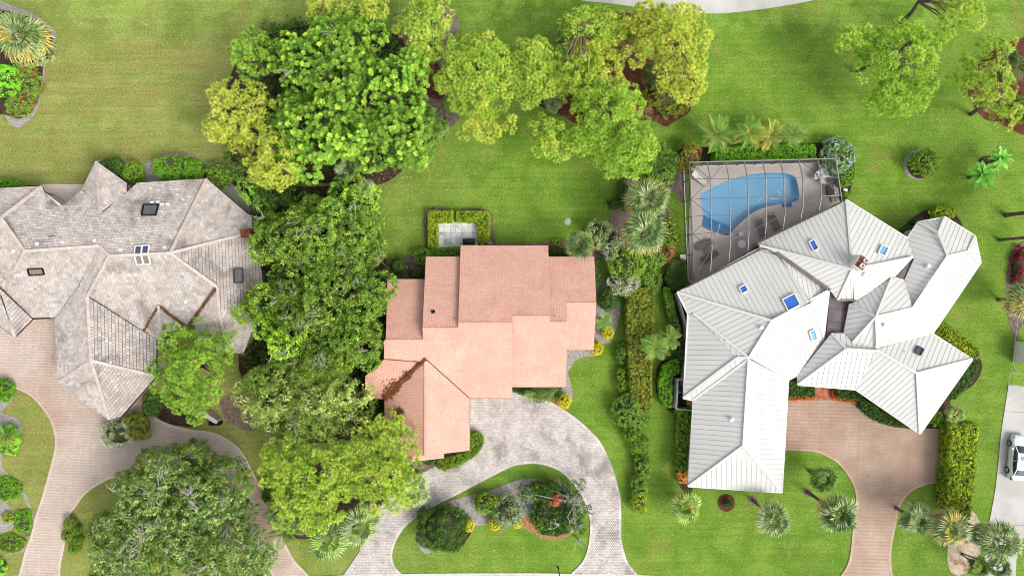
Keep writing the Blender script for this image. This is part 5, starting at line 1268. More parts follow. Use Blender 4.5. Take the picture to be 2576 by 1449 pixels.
palm('feather_palm', 'dark cycad like palm in the red mulch under the large yellow green pine', 1655, 188, 42, 2.4, ['pdark'], 20, fp, seed=50)
palm('feather_palm', 'dark feather palm between the sparse pine and the road', 1555, 82, 32, 2.4, ['pdark', 'pmid'], 16, fp, seed=51)
palm('feather_palm', 'dark feather palm beside the tan drive, northern of two', 705, 1280, 38, 2.2, ['pdark', 'pmid'], 18, fp, seed=52)
palm('feather_palm', 'dark feather palm beside the tan drive, southern of two', 722, 1332, 42, 2.2, ['pdark', 'pmid'], 18, fp, seed=53)
palm('feather_palm', 'dark glossy palm at the east frame in the red mulch', 2560, 165, 30, 2.2, ['pdark'], 14, fp, seed=54)
palm('feather_palm', 'bright lime palm shrub in the island west of the tan drive', 14, 1102, 34, 1.6, ['pgreen', 'pyellow'], 18, fp, seed=55)
palm('banana_plant', 'banana plant clump, the larger southern one on the east lawn', 2470, 440, 40, 2.0, ['banana'], 34, 'banana plants', seed=61, cat='banana plant')
palm('banana_plant', 'banana plant clump, the northern one on the east lawn', 2515, 402, 36, 2.2, ['banana'], 22, 'banana plants', seed=62, cat='banana plant')
palm('red_shrub', 'crimson leaved shrub at the north tip of the eastern frame bed', 2570, 648, 24, .8, ['cane', 'cane2'], 22, 'red leaved shrubs', seed=63, cat='shrub')
palm('red_shrub', 'dark red shrub in the middle of the eastern frame bed', 2566, 685, 24, .8, ['cane', 'cane2'], 22, 'red leaved shrubs', seed=64, cat='shrub')
palm('red_shrub', 'maroon shrub nearest the frame palm in the eastern bed', 2560, 715, 20, .7, ['cane2'], 18, 'red leaved shrubs', seed=65, cat='shrub')
palm('red_shrub', 'dark red shrub beside the south wall of the pink garage', 1128, 1150, 16, .7, ['cane2'], 14, 'red leaved shrubs', seed=66, cat='shrub')
bush('red_foliage_shrub', 'dense crimson and maroon foliage filling the bed at the east frame', 2568, 676, 24, 58, .8, 'red', 'spiky', .26)
for i, (x, y, lb) in enumerate(((2403, 1415, 'orange bromeliad, western of the three in the sand bed'), (2424, 1418, 'rusty bromeliad near the thin palm trunks in the sand bed'), (2428, 1362, 'small red bromeliad at the narrow north end of the sand bed'))):
    palm('bromeliad', lb, x, y, 9, .25, ['bromel'], 12, 'bromeliads', seed=70 + i, cat='bromeliad', ref=.6)

# ------------------------------------------------------------------ shrubs and hedges
rs = 'rounded shrubs behind the grey house'
bush('round_shrub', 'dark round shrub next to the pointed north gable of the grey house', 286, 421, 30, 24, 2.0, 'dark', 'dense', .13, group=rs)
bush('round_shrub', 'olive globe shrub between the dark round shrub and the wide hedge', 338, 435, 27, 25, 1.9, 'hedge', 'dense', .13, group=rs)
hedge('hedge', 'wide bright green clipped hedge in the gravel bed behind the grey house', [(388, 402), (420, 393), (470, 396), (497, 408), (503, 430), (495, 450), (440, 452), (395, 445), (385, 425)], 1.5, 'lawnhedge', .16, lumpy=.12, pal2='hedge')
bush('round_shrub', 'shrub half under the tree at the north east corner of the grey roof', 545, 447, 38, 34, 1.9, 'hedge', 'dense', .15, group=rs)
bush('shrub', 'low green shrub at the west frame along the grey house eave', 18, 466, 50, 12, 1.4, 'lawnhedge', 'dense', .15)
bush('ground_cover', 'lime green feathery shrub in the corner bed of the west fairway', 18, 205, 38, 38, 1.2, 'lime', 'feather', .22)
bush('ground_cover', 'spreading green ground cover with orange blooms south of the pale fan palm', 62, 215, 45, 60, .8, 'ground', 'fine', .18, flowers=('flower', .06))
bush('ground_cover', 'light green ground cover at the pointed end of the corner bed', 48, 268, 34, 26, .6, 'ground', 'fine', .16)
bush('palm_skirt_shrub', 'pale dry skirt of fronds under the pale fan palm', 75, 130, 55, 40, 1.2, 'sage', 'spiky', .4)
hedge('hedge', 'clipped hedge wrapping the north west corner of the patio', [(1078, 532), (1138, 532), (1138, 557), (1098.5, 558), (1098.5, 621), (1079, 621)], 1.0, 'hedgeyellow', .12, lumpy=.03)
hedge('hedge', 'clipped hedge wrapping the north east corner of the patio', [(1150, 533), (1225, 533), (1230, 540), (1229, 607), (1203.5, 607), (1203, 557), (1150, 556)], 1.0, 'hedgeyellow', .12, lumpy=.03)
hedge('hedge', 'dark green foundation hedge between the patio and the pink roof', [(1085, 628), (1160, 623), (1160, 650), (1072, 650)], 1.1, 'mid', .15, lumpy=.08)
bush('shrub', 'dark round shrub at the corner of the patio foundation hedge', 1065, 645, 22, 20, 1.5, 'mid')
bush('shrub', 'spiky grey green shrub in the mulch corner west of the patio', 1000, 668, 24, 22, 1.4, 'dark', 'spiky', .26)
bush('shrub', 'tiny dark shrub beside the round stepping stone', 1034, 686, 7, 6, .5, 'dark', 'dense', .1)
bush('shrub', 'dark shrub tucked in the step between the two west pink roofs', 1052, 692, 14, 12, 1.6, 'dark')
bush('round_shrub', 'golden globe shrub below the feather palm at the east wall of the pink house', 1528, 836, 15, 16, 1.3, 'golden', 'dense', .1, group='golden globe shrubs', rough=.02)
bush('round_shrub', 'golden globe shrub at the south east corner of the pink roof', 1500, 875, 17, 18, 1.4, 'golden', 'dense', .1, group='golden globe shrubs', rough=.02)
bush('round_shrub', 'golden globe shrub where the cobble drive meets the bark mulch', 1419, 1008, 17, 18, 1.4, 'golden', 'dense', .1, group='golden globe shrubs', rough=.02)
bush('round_shrub', 'golden globe shrub next to the big dark shrub of the island', 1179, 1321, 14, 15, 1.2, 'golden', 'dense', .1, group='golden globe shrubs', rough=.02)
bush('round_shrub', 'golden globe shrub south of the grey feathery shrub of the island', 1244, 1316, 15, 16, 1.2, 'golden', 'dense', .1, group='golden globe shrubs', rough=.02)
bush('round_shrub', 'golden globe shrub beside the orange bark of the island', 1300, 1313, 13, 14, 1.1, 'golden', 'dense', .1, group='golden globe shrubs', rough=.02)
bush('round_shrub', 'wide yellow green shrub between the orange bark and the dark island hedge', 1370, 1313, 30, 14, 1.2, 'hedgeyellow', 'dense', .12)
bush('shrub', 'big dark round shrub at the west end of the island in front', 1115, 1325, 60, 60, 3.2, 'dark', 'fine', .22, rough=.08)
bush('shrub', 'flowering shrub with pink blossoms in the island', 1224, 1264, 30, 26, 1.6, 'hedge', 'dense', .15, flowers=('flower', .06))
bush('shrub', 'grey green feathery shrub in the middle of the island', 1278, 1284, 38, 36, 2.0, 'rosemary', 'feather', .34)
bush('shrub', 'dark low mass under the twisted tree of the island', 1395, 1290, 60, 50, 1.5, 'dark', 'dense', .2)
bush('shrub', 'dark green shrub at the north rim of the island by the gravel', 1372, 1232, 36, 26, 2.2, 'dark', 'fine', .2)
tree('small_tree', 'twisted small tree with white bare branches on the east side of the island', 'tree', [(1455, 1270, 38, 50, 4.2), (1440, 1335, 36, 32, 3.4), (1330, 1240, 36, 26, 3.6)], 'dark', 'fine', .7, .24, 1.2, seed=81, tr=.16, bare=22, bark='palebark', pal2='mid')
bush('shrub', 'rust coloured shrub in the middle of the island planting', 1396, 1252, 17, 15, 2.6, 'rust', 'fine', .16)
hedge('hedge', 'low dark green hedge along the bark mulch of the island', [(1355, 1325), (1400, 1310), (1440, 1322), (1428, 1340), (1400, 1346), (1370, 1342)], .9, 'dark', .13)
hedge('hedge', 'curved hedge beside the east wall of the pink garage', [(1182, 1092), (1200, 1090), (1213, 1104), (1211, 1124), (1195, 1145), (1150, 1172), (1115, 1183), (1100, 1175), (1105, 1158), (1140, 1150), (1182, 1135)], 1.0, 'hedge', .14, lumpy=.06, pal2='hedgeyellow')
hedge('hedge', 'dark foundation hedge under the south eave of the pink house', [(1290, 973), (1410, 973), (1410, 998), (1385, 1006), (1345, 998), (1292, 984)], 1.1, 'dark', .16)
bush('shrub', 'dark round shrub in the gravel east of the pink roof', 1528, 754, 27, 28, 2.0, 'dark', 'dense', .15)
hedge('hedge', 'dark narrow foundation hedge at the north east corner of the pink roof', [(1497, 655), (1512, 650), (1515, 690), (1510, 718), (1498, 720)], 1.1, 'dark', .15)
bush('shrub', 'dark foundation shrub by the overhanging dark fan palm', 1405, 636, 28, 10, 1.0, 'dark')
bush('shrub', 'yellow green straggly shrub on the sand north of the pink roof', 1402, 609, 14, 7, .5, 'hedgeyellow', 'dense', .12)
bush('shrub', 'grey green airy shrub beside the dark fan palm', 1505, 590, 28, 38, 2.4, 'sage', 'feather', .3, cover=.8)
bush('shrub', 'silvery twiggy shrub between the two gardens', 1540, 615, 30, 42, 2.4, 'silver', 'feather', .32, cover=.9)
bush('shrub', 'bright green airy shrub with a yellow tint south of the fan palms', 1578, 668, 44, 44, 2.8, 'oakbright', 'feather', .3)
bush('shrub', 'silvery shrub leaning over the north end of the long mixed hedge', 1570, 712, 36, 30, 2.6, 'silver', 'feather', .32)
bush('shrub', 'emerald shrub directly south of the southern fan palm', 1640, 650, 30, 26, 2.0, 'mid', 'round', .2)
bush('shrub', 'lush shrub filling the bed west of the narrow grass strip', 1625, 705, 34, 42, 1.6, 'mid', 'round', .2)
bush('shrub', 'dark shrub with orange tips east of the fan palms', 1685, 590, 22, 40, 1.2, 'hedge', 'dense', .16, flowers=('orange', .08))
bush('shrub', 'rusty spiky shrub near the white utility box', 1680, 640, 18, 24, 1.0, 'rust', 'spiky', .3)
tree('broadleaf_tree', 'dark leafy tree between the low pine crown and the pool cage', 'tree', [(1675, 385, 48, 42, 4.5), (1640, 410, 35, 30, 4)], 'dark', 'round', .8, .24, 1.5, seed=83, tr=.15, pal2='mid')
bush('shrub', 'variegated yellow and brown shrub at the north west corner of the pool cage', 1730, 392, 28, 38, 2.2, 'hedgemix', 'spiky', .3, flowers=('orange', .15))
bush('shrub', 'green shrub south of the dark leafy tree', 1655, 440, 40, 26, 1.8, 'mid', 'round', .2)
bush('shrub', 'dark low shrub at the lawn edge west of the tall fan palms', 1568, 490, 16, 38, 1.0, 'dark')
bush('shrub', 'dark spiky bromeliad like shrub on the lawn edge', 1548, 515, 22, 14, .9, 'dark', 'spiky', .3)
bush('shrub', 'yellowish understorey shrubs in the red mulch by the large pine', 1670, 245, 48, 36, 1.6, 'hedgemix', 'spiky', .36, flowers=('golden', .1))
bush('shrub', 'low mixed shrub on the south lobe of the red mulch bed', 1690, 275, 34, 22, 1.2, 'hedgemix', 'spiky', .34)
bush('shrub', 'low shrub under the broad pine at the south edge of the red mulch', 1470, 272, 26, 20, 1.0, 'hedge', 'spiky', .3)
bush('shrub', 'brown and green shrub in the bed at the east frame', 2560, 275, 30, 36, 1.2, 'hedgemix', 'spiky', .3)
bush('shrub', 'dry shrub at the narrow end of the eastern red mulch bed', 2470, 210, 26, 22, 1.0, 'hedgemix', 'spiky', .3)
# long hedge between the gardens
hedge('hedge', 'long flat topped mixed green and copper hedge between the two gardens', [(1584, 732), (1644, 724), (1643, 800), (1638, 900), (1638, 1000), (1635, 1034), (1592, 1030), (1588, 960), (1582, 860), (1579, 800)], 1.9, 'hedgemix', .17, lumpy=.08, pal2='hedge')
bush('shrub', 'round green shrub on the mulch strip beside the long mixed hedge', 1564, 890, 15, 24, 1.3, 'mid')
bush('shrub', 'second shrub on the mulch strip, olive green', 1567, 955, 16, 32, 1.3, 'hedge')
bush('shrub', 'bright shrub mass at the south end of the long mixed hedge', 1580, 1030, 38, 42, 2.0, 'mid', 'round', .2)
bush('shrub', 'bright shrub hugging the south tip of the long mixed hedge', 1608, 1052, 26, 24, 1.6, 'mid', 'round', .2)
bush('shrub', 'shrub of the informal row, first one south of the bright mass', 1590, 1085, 24, 26, 1.5, 'hedge', 'round', .19, group='informal shrub row')
bush('shrub', 'shrub of the informal row with a few reddish leaves', 1610, 1118, 23, 24, 1.5, 'hedge', 'round', .19, group='informal shrub row', flowers=('rust', .06))
bush('shrub', 'shrub of the informal row that bulges furthest towards the white house', 1618, 1170, 20, 34, 1.5, 'hedge', 'round', .19, group='informal shrub row')
bush('shrub', 'deep green shrub of the informal row beside the dark mulch', 1608, 1218, 20, 28, 1.5, 'mid', 'round', .19, group='informal shrub row')
bush('shrub', 'yellowish shrub closing the south end of the informal row', 1606, 1262, 21, 28, 1.5, 'hedgeyellow', 'round', .19, group='informal shrub row')
# white house planting
hedge('hedge', 'hedge behind the upper white picket fence', [(1671, 725), (1684, 727), (1701, 795), (1712, 838), (1698, 838), (1682, 790)], 1.2, 'mid', .15, lumpy=.1)
hedge('hedge', 'dark spiky grass border at the foot of the pool cage', [(1690, 655), (1722, 655), (1722, 722), (1690, 728), (1676, 700)], 1.0, 'dark', .2, 'feather', lumpy=.1)
hedge('hedge', 'curved hedge behind the lower white picket fence', [(1672, 920), (1705, 905), (1708, 935), (1690, 946), (1688, 1022), (1676, 1024), (1662, 1000), (1659, 960)], 1.3, 'lawnhedge', .16, lumpy=.1)
bush('shrub', 'dark shrub against the west wall of the white house between the fences', 1713, 888, 14, 34, 1.3, 'dark')
hedge('hedge', 'narrow clipped hedge along the west wall of the white house wing', [(1706, 1030), (1738, 1030), (1737, 1180), (1704, 1180)], 1.3, 'hedge', .16, pal2='mid')
bush('shrub', 'orange croton shrub at the south west corner of the white house wing', 1716, 1198, 13, 16, 1.0, 'orange', 'dense', .15)
hedge('hedge', 'smooth clipped hedge along the north side of the pool cage', [(1800, 376), (1812, 372), (2050, 366), (2053, 398), (1850, 402), (1800, 403)], 1.6, 'lawnhedge', .13, lumpy=.02)
bush('flowering_shrub', 'shrub covered in pale blue flowers at the corner of the pool cage', 2102, 392, 42, 46, 2.0, 'mid', 'dense', .15, flowers=('blue', .28))
hedge('hedge', 'green hedge south of the blue flowering shrub', [(2106, 420), (2150, 415), (2142, 460), (2118, 470)], 1.2, 'mid', .15, lumpy=.1)
bush('shrub', 'tiny shrub beside the paving slab at the pool cage door', 2124, 493, 9, 11, .6, 'mid', 'dense', .12, flowers=('orange', .05))
bush('round_shrub', 'globe shrub standing alone in its gravel ring on the east lawn', 2325, 410, 36, 31, 2.2, 'hedge', 'round', .2)
bush('shrub', 'clipped oval shrub north of the octagonal end of the white roof', 2369, 535, 34, 16, 1.5, 'hedgeyellow', 'dense', .14)
bush('shrub', 'dark rose shrub in the angle of the white roof, lower one', 2285, 580, 16, 12, .9, 'dark', flowers=('flower', .05))
bush('shrub', 'dark rose shrub in the angle of the white roof, upper one', 2307, 560, 14, 10, .9, 'dark', flowers=('flower', .05))
hedge('hedge', 'yellow green hedge along the north east side of the white garage wing', [(2366, 810), (2390, 824), (2450, 868), (2466, 885), (2462, 900), (2445, 900), (2355, 838)], 1.5, 'hedgeyellow', .15, lumpy=.08)
hedge('hedge', 'dark green hedge along the south east side of the white garage wing', [(2448, 905), (2462, 918), (2440, 960), (2405, 1000), (2380, 1002), (2400, 970)], 1.4, 'dark', .16, lumpy=.08)
bush('shrub', 'leafy shrub at the east corner of the rose drive', 2352, 1050, 16, 20, 1.2, 'hedge')
hedge('hedge', 'tall clipped box hedge beside the rose drive', [(2393, 1066), (2461, 1068), (2450, 1210), (2441, 1308), (2385, 1275), (2388, 1200), (2394, 1120)], 2.2, 'hedgeyellow', .17, lumpy=.05, pal2='hedge')
hedge('hedge', 'dark hedge west of the brick entry walk', [(1985, 953), (2008, 970), (2048, 975), (2048, 996), (1985, 996)], 1.1, 'dark', .15)
hedge('hedge', 'dark hedge east of the brick entry walk', [(2108, 978), (2150, 982), (2168, 1000), (2165, 1006), (2110, 996)], 1.1, 'dark', .15)
hedge('hedge', 'curved dark hedge between the rose drive and the white garage wing', [(2165, 1003), (2200, 1020), (2250, 1050), (2290, 1076), (2245, 1070), (2205, 1056), (2172, 1026)], 1.2, 'dark', .16)
hedge('flower_border', 'orange flower border west of the brick entry walk', [(1985, 996), (2048, 994), (2050, 1004), (1985, 1006)], .5, 'flower', .11, cat='flower bed')
hedge('flower_border', 'orange flower border east of the brick entry walk', [(2096, 985), (2108, 985), (2112, 998), (2160, 1006), (2158, 1014), (2098, 1004)], .5, 'flower', .11, cat='flower bed')
# west drive islands
tp = 'topiary balls beside the tan drive'
for i, (x, y, r, pl_, lb) in enumerate(((178, 1315, 15, 'topiary', 'topiary ball beside the tan drive, northernmost and bright green'), (174, 1344, 16, 'topiary', 'topiary ball beside the tan drive, the brownest, nearest the paving'), (195, 1333, 11, 'hedge', 'small topiary ball wedged behind two larger ones'), (199, 1357, 11, 'hedge', 'small topiary ball south of the wedged one'), (190, 1377, 15, 'hedge', 'topiary ball beside the tan drive, southernmost'))):
    bush('topiary_ball', lb, x, y, r, r, 1.2, pl_, 'dense', .09, group=tp, rough=.01, seed=i, cat='topiary')
bush('shrub', 'round clipped shrub in the island beside the tan forecourt', 10, 980, 30, 28, 1.2, 'lawnhedge', 'dense', .16)
bush('shrub', 'lime green bushy shrub around the bright palm in the west island', 22, 1105, 32, 36, 1.0, 'lime', 'dense', .16, flowers=('hedgeyellow', .4))
bush('ground_cover', 'low bright ground cover at the tip of the west island', 60, 1310, 22, 30, .35, 'lawnhedge', 'dense', .14)
bush('ground_cover', 'dark green ground cover in the south of the west island', 22, 1365, 44, 22, .35, 'hedge', 'dense', .14)
bush('ground_cover', 'green ground cover at the north of the west island', 18, 1228, 36, 30, .35, 'lawnhedge', 'dense', .14)
bush('shrub', 'yellow green tuft in the gravel of the west island', 21, 1302, 13, 12, .6, 'hedgeyellow', 'round', .14)
bush('shrub', 'pale straggly shrub at the south west frame corner', 3, 1425, 14, 20, .8, 'lime', 'spiky', .2)
bush('shrub', 'silver grey shrub with yellow flowers at the foot of the grey garage roof', 300, 1085, 38, 36, 2.4, 'silver', 'spiky', .34)
bush('shrub', 'olive shrub joined to the silver grey shrub', 348, 1070, 30, 36, 2.2, 'hedgemix', 'fine', .2)
bush('shrub', 'dark shrub between the dark green pine and the grey garage eave', 385, 1015, 22, 34, 1.6, 'dark')
bush('shrub', 'small shrub in the round mulch ring on the front lawn', 1831, 1267, 11, 11, .7, 'dark', 'spiky', .2)
bush('shrub', 'shrub at the tan drive edge west of the pale green pine', 684, 1235, 22, 34, 1.4, 'dark')
bush('shrub', 'dark undergrowth west of the pink garage', 945, 1060, 24, 42, 1.4, 'dark', 'fine', .2)
bush('shrub', 'dim shrub at the south west corner of the pink garage', 1085, 1158, 20, 8, .7, 'dark')
bush('ground_cover', 'dim undergrowth beneath the olive oaks next to the pink roof', 955, 760, 18, 70, 1.2, 'dark', 'fine', .2)
# gap fillers: shaded undergrowth between crowns, too dense to count
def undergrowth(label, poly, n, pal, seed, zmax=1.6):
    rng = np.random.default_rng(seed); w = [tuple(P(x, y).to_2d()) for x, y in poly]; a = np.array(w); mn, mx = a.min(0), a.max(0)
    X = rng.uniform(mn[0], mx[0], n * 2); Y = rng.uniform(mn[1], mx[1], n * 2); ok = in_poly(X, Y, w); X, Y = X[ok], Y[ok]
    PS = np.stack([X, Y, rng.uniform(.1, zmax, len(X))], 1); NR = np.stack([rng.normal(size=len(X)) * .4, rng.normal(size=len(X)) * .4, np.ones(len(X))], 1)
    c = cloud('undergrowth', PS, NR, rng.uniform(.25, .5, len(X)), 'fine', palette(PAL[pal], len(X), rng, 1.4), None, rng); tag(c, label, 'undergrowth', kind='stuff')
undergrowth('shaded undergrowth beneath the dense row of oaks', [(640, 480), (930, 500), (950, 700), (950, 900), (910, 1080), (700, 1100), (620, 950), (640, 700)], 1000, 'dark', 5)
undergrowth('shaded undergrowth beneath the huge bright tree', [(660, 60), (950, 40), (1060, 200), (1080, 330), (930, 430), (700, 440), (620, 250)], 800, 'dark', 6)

def fallen(label, spots, n, seed):
    rng = np.random.default_rng(seed); V = []; Cc = []
    for (cx, cy, r) in spots:
        for _ in range(n):
            p = P(cx + rng.normal() * r, cy + rng.normal() * r * .7, .02); a = rng.uniform(0, 6.28); L = rng.uniform(.04, .11); d = np.array([math.cos(a) * L, math.sin(a) * L, .02]); s = np.array([-d[1], d[0], 0]) * .5; o = np.array(p) + np.array([0, 0, .02])
            V += [o - d, o + s, o + d, o - s]; Cc += [np.array(lin(*((196, 178, 120) if rng.random() < .6 else (150, 120, 70)))) * rng.uniform(.7, 1.1)] * 4
    o = quad_mesh('fallen_leaves', np.array(V), np.arange(len(V)).reshape(-1, 4), np.array(Cc), M['leaf']); tag(o, label, 'leaf litter', kind='stuff')
fallen('dry leaves scattered over the lawn south and east of the huge bright tree', [(1020, 430, 45), (985, 480, 40), (1150, 380, 70)], 130, 3)
fallen('dry leaves and twigs scattered over the fairways near the pines', [(1300, 60, 60), (1350, 330, 70), (1760, 290, 60), (2350, 270, 90), (2180, 190, 50), (330, 60, 120)], 90, 4)
fallen('dry leaves on the front lawns and island turf', [(1200, 1390, 90), (1880, 1340, 90), (2330, 1390, 50), (560, 1110, 30), (1460, 960, 40)], 80, 8)
# ------------------------------------------------------------------ pool, deck, cage
deck_out = [(1737, 414), (2090, 405), (2112, 508), (2000, 565), (1905, 620), (1740, 716), (1729, 705)]
sheet('pool_deck', deck_out, .09, M['deck'], False, holes=[pool_loop])
pool = thing('swimming_pool', P(1890, 510), 'blue swimming pool with a curved kidney outline inside the screened cage', 'pool')
mb = MB(); w2 = [P(*p).to_2d() for p in pool_loop]; n = len(w2)
if area2(w2) < 0: w2 = w2[::-1]
ins = inset2d(w2, .03)
mb.add([(p.x, p.y, .088) for p in w2] + [(p.x, p.y, -.75) for p in ins], [(i, n + i, n + (i + 1) % n, (i + 1) % n) for i in range(n)] + [tuple(i + n for i in t) for t in tri2d(ins)])
mb.build('basin', M['plaster'], pool, usecol=False)
iw = inset2d(w2, .012)
mesh_obj('water', [(p.x, p.y, -.04) for p in iw], tri2d(iw), M['water'], pool)
for k in range(6):
    t = k / 6; a = P(1766 + 7 * t, 562 - 22 * t, 0).to_2d(); b = P(1835 + 2 * t, 585 - 18 * t, 0).to_2d(); mb = MB()
    a2, b2 = P(1766 + 7 * t, 565 - 22 * t, 0).to_2d(), P(1835 + 2 * t, 588 - 18 * t, 0).to_2d()
    mb.beam((a.x, a.y, -.15 - .08 * k), (b.x, b.y, -.15 - .08 * k), .22, .05); mb.build('step', M['plaster_dark'], pool, usecol=False)
for k in range(2):
    mb = MB(); c = P(1979, 514 + 5 * k, 0); mb.box((c.x, c.y, -.15 - .12 * (1 - k)), (.9, .2, .05), .05); mb.build('step', M['plaster_dark'], pool, usecol=False)
mb = MB()
cc = inset2d(w2, -.14); mb.add([(p.x, p.y, .096) for p in w2] + [(p.x, p.y, .096) for p in cc], [(i, n + i, n + (i + 1) % n, (i + 1) % n)[::-1] for i in range(n)])
mb.build('coping', M['deck'], pool, usecol=False)
mb = MB(); hl = smooth_line([(1910, 510), (1915, 497), (1928, 494), (1942, 500), (1956, 500), (1962, 490), (1955, 480)], 6)
mb.tube([P(x, y, -.03) for x, y in hl], [.03] * len(hl), 6); ph = mb.build('pool_hose', M['white'], usecol=False); tag(ph, 'thin white vacuum hose curling on the pool water', 'hose')
# handrail at the steps
mb = MB(); a, b = P(1806, 566, .1), P(1798, 592, .1); mb.tube([a - Vector((0, 0, .5)), a + Vector((0, 0, .7)), (a + b) / 2 + Vector((0, 0, .85)), b + Vector((0, 0, .7)), b], [.03] * 5, 6)
hr = mb.build('handrail', M['white'], usecol=False); tag(hr, 'white handrail over the pool steps', 'handrail')

cage = thing('pool_cage', P(1900, 520), 'screened pool enclosure of bronze beams over the blue pool', 'pool cage')
ZW, ZT = 2.5, 3.7
def cz(dx, dy):   # height of the cage roof above the plan position
    return ZT
nx = [1734, 1779, 1825.5, 1872.5, 1918, 1963, 2009, 2056, 2102]; nyt = [409, 408, 407, 406, 404.5, 403.5, 402, 400.5, 399.5]
bend = [None, (1787.5, 451), (1834, 451), (1880.5, 449), (1927, 447), (1972, 447), (2019.5, 447), (2066, 445), None]
sb = [None, (1791, 626), (1838, 605), (1884, 584), (1928, 562), (1975, 537), (2021, 515), (2067, 494), None]
se = [None, (1787, 689), (1833, 664), (1880.5, 640), (1924, 598), (1969.5, 577), (2013, 557), (2059.5, 532), None]
def V3(p, z): return P(p[0], p[1], z)
def beam_part(name, pts, w, h, mat='bronze', parent=cage):
    mb = MB()
    for a, b in zip(pts, pts[1:]): mb.beam(a, b, w, h)
    return mb.build(name, M[mat], parent, usecol=False)
for i in range(1, 8):
    beam_part('rafter', [V3((nx[i], nyt[i]), ZW), V3(bend[i], ZT), V3(sb[i], ZT), V3(se[i], 3.15)], .07, .13, 'sunlit_bronze')
    g0 = V3((nx[i], nyt[i]), ZW); beam_part('post', [Vector((g0.x, g0.y, .09)), g0], .07, .07)
for i in (0, 8):
    g0 = V3((nx[i], nyt[i]), ZW); beam_part('post', [Vector((g0.x, g0.y, .09)), g0], .08, .08)
beam_part('eave_beam', [V3((nx[0], nyt[0]), ZW), V3((nx[8], nyt[8]), ZW)], .09, .12, 'sunlit_bronze')
west = [(1734, 409), (1736, 450), (1738, 502), (1739.5, 545), (1742, 589), (1744, 640), (1746, 705)]
beam_part('eave_beam', [V3(west[0], ZW), V3(west[-1], ZW)], .09, .12)
east = [(2102, 399.5), (2110, 447), (2116, 493), (2118, 503)]
beam_part('eave_beam', [V3(p, ZW) for p in (east[0], east[-1])], .09, .12, 'sunlit_bronze')
for p in west[1:-1] + east[1:3]:
    g0 = V3(p, ZW); beam_part('post', [Vector((g0.x, g0.y, .09)), g0], .07, .07)
# base plates and mid rails
for a, b in ((west[0], west[-1]), (east[0], east[-1]), ((nx[0], nyt[0]), (nx[8], nyt[8]))):
    A_, B_ = V3(a, ZW), V3(b, ZW)
    beam_part('base_rail', [Vector((A_.x, A_.y, .14)), Vector((B_.x, B_.y, .14))], .08, .1, 'white' if a == west[0] else 'bronze')
    beam_part('mid_rail', [Vector((A_.x, A_.y, 1.1)), Vector((B_.x, B_.y, 1.1))], .05, .05)
# purlins
for y0, y1, xa in ((451, 446, 1), (499, 493.5, 1), (542, 537, 1), (586, 580, 1)):
    xs_ = [bend[i][0] for i in range(1, 8)]
    pts = []
    for i in range(1, 8):
        yy = y0 + (y1 - y0) * (i - 1) / 6
        if yy <= sb[i][1] + 2: pts.append(V3((bend[i][0] + (sb[i][0] - bend[i][0]) * (yy - 447) / max(1, sb[i][1] - 447), yy), ZT))
    if len(pts) > 1: beam_part('purlin', pts, .05, .07)
    wk = min(west, key=lambda q: abs(q[1] - y0)); beam_part('purlin', [V3(wk, ZW), pts[0]], .04, .06)
beam_part('purlin', [V3(sb[i], ZT) for i in range(1, 8)], .05, .07)
beam_part('purlin', [V3(bend[7], ZT), V3(east[1], ZW)], .04, .06, 'sunlit_bronze'); beam_part('purlin', [V3((2067, 493), ZT), V3(east[2], ZW)], .04, .06, 'sunlit_bronze')
# diagonal braces
for a, za, b, zb in (((1734, 409), ZW, (1787.5, 451), ZT), ((1825.5, 407), ZW, (1787.5, 451), ZT), ((1787.5, 452), ZT, (1738, 502), ZW), ((1738, 502), ZW, (1789, 542), ZT), ((1789, 542), ZT, (1742, 589), ZW), ((1742, 589), ZW, (1791, 626), ZT), ((1791, 626), ZT, (1745, 702), ZW),
                     ((2009, 402), ZW, (2066, 445), ZT), ((2102, 399.5), ZW, (2066, 445), ZT), ((2066, 445), ZT, (2117, 495), ZW)):
    beam_part('brace', [V3(a, za), V3(b, zb)], .045, .06)
# screens: top, north slope, west slope, south slope, east slope, walls
def panel(pts, mat='screen', name='screen'):
    mesh_obj(name, pts, [tuple(range(len(pts)))], M[mat], cage)
for i in range(1, 7):
    panel([V3(bend[i], ZT), V3(bend[i + 1], ZT), V3(sb[i + 1], ZT), V3(sb[i], ZT)])
    panel([V3((nx[i], nyt[i]), ZW), V3((nx[i + 1], nyt[i + 1]), ZW), V3(bend[i + 1], ZT), V3(bend[i], ZT)])
    panel([V3(sb[i], ZT), V3(sb[i + 1], ZT), V3(se[i + 1], 3.15), V3(se[i], 3.15)])
for q in ([V3((nx[0], nyt[0]), ZW), V3((nx[1], nyt[1]), ZW), V3(bend[1], ZT)], [V3(west[0], ZW), V3(bend[1], ZT), V3(west[2], ZW)], [V3(west[2], ZW), V3(bend[1], ZT), V3((1789, 542), ZT)], [V3(west[2], ZW), V3((1789, 542), ZT), V3(west[4], ZW)], [V3((1789, 542), ZT), V3(sb[1], ZT), V3(west[4], ZW)], [V3(west[4], ZW), V3(sb[1], ZT), V3(west[-1], ZW)],
          [V3((nx[7], nyt[7]), ZW), V3((nx[8], nyt[8]), ZW), V3(bend[7], ZT)], [V3((nx[8], nyt[8]), ZW), V3(east[2], ZW), V3(bend[7], ZT)], [V3(bend[7], ZT), V3(east[2], ZW), V3(sb[7], ZT)]): panel(q)
for a, b in ((west[0], west[-1]), (east[0], east[-1]), ((nx[0], nyt[0]), (nx[8], nyt[8]))):
    A_, B_ = V3(a, ZW), V3(b, ZW); panel([Vector((A_.x, A_.y, .12)), Vector((B_.x, B_.y, .12)), B_, A_], 'screen_wall', 'wall_screen')

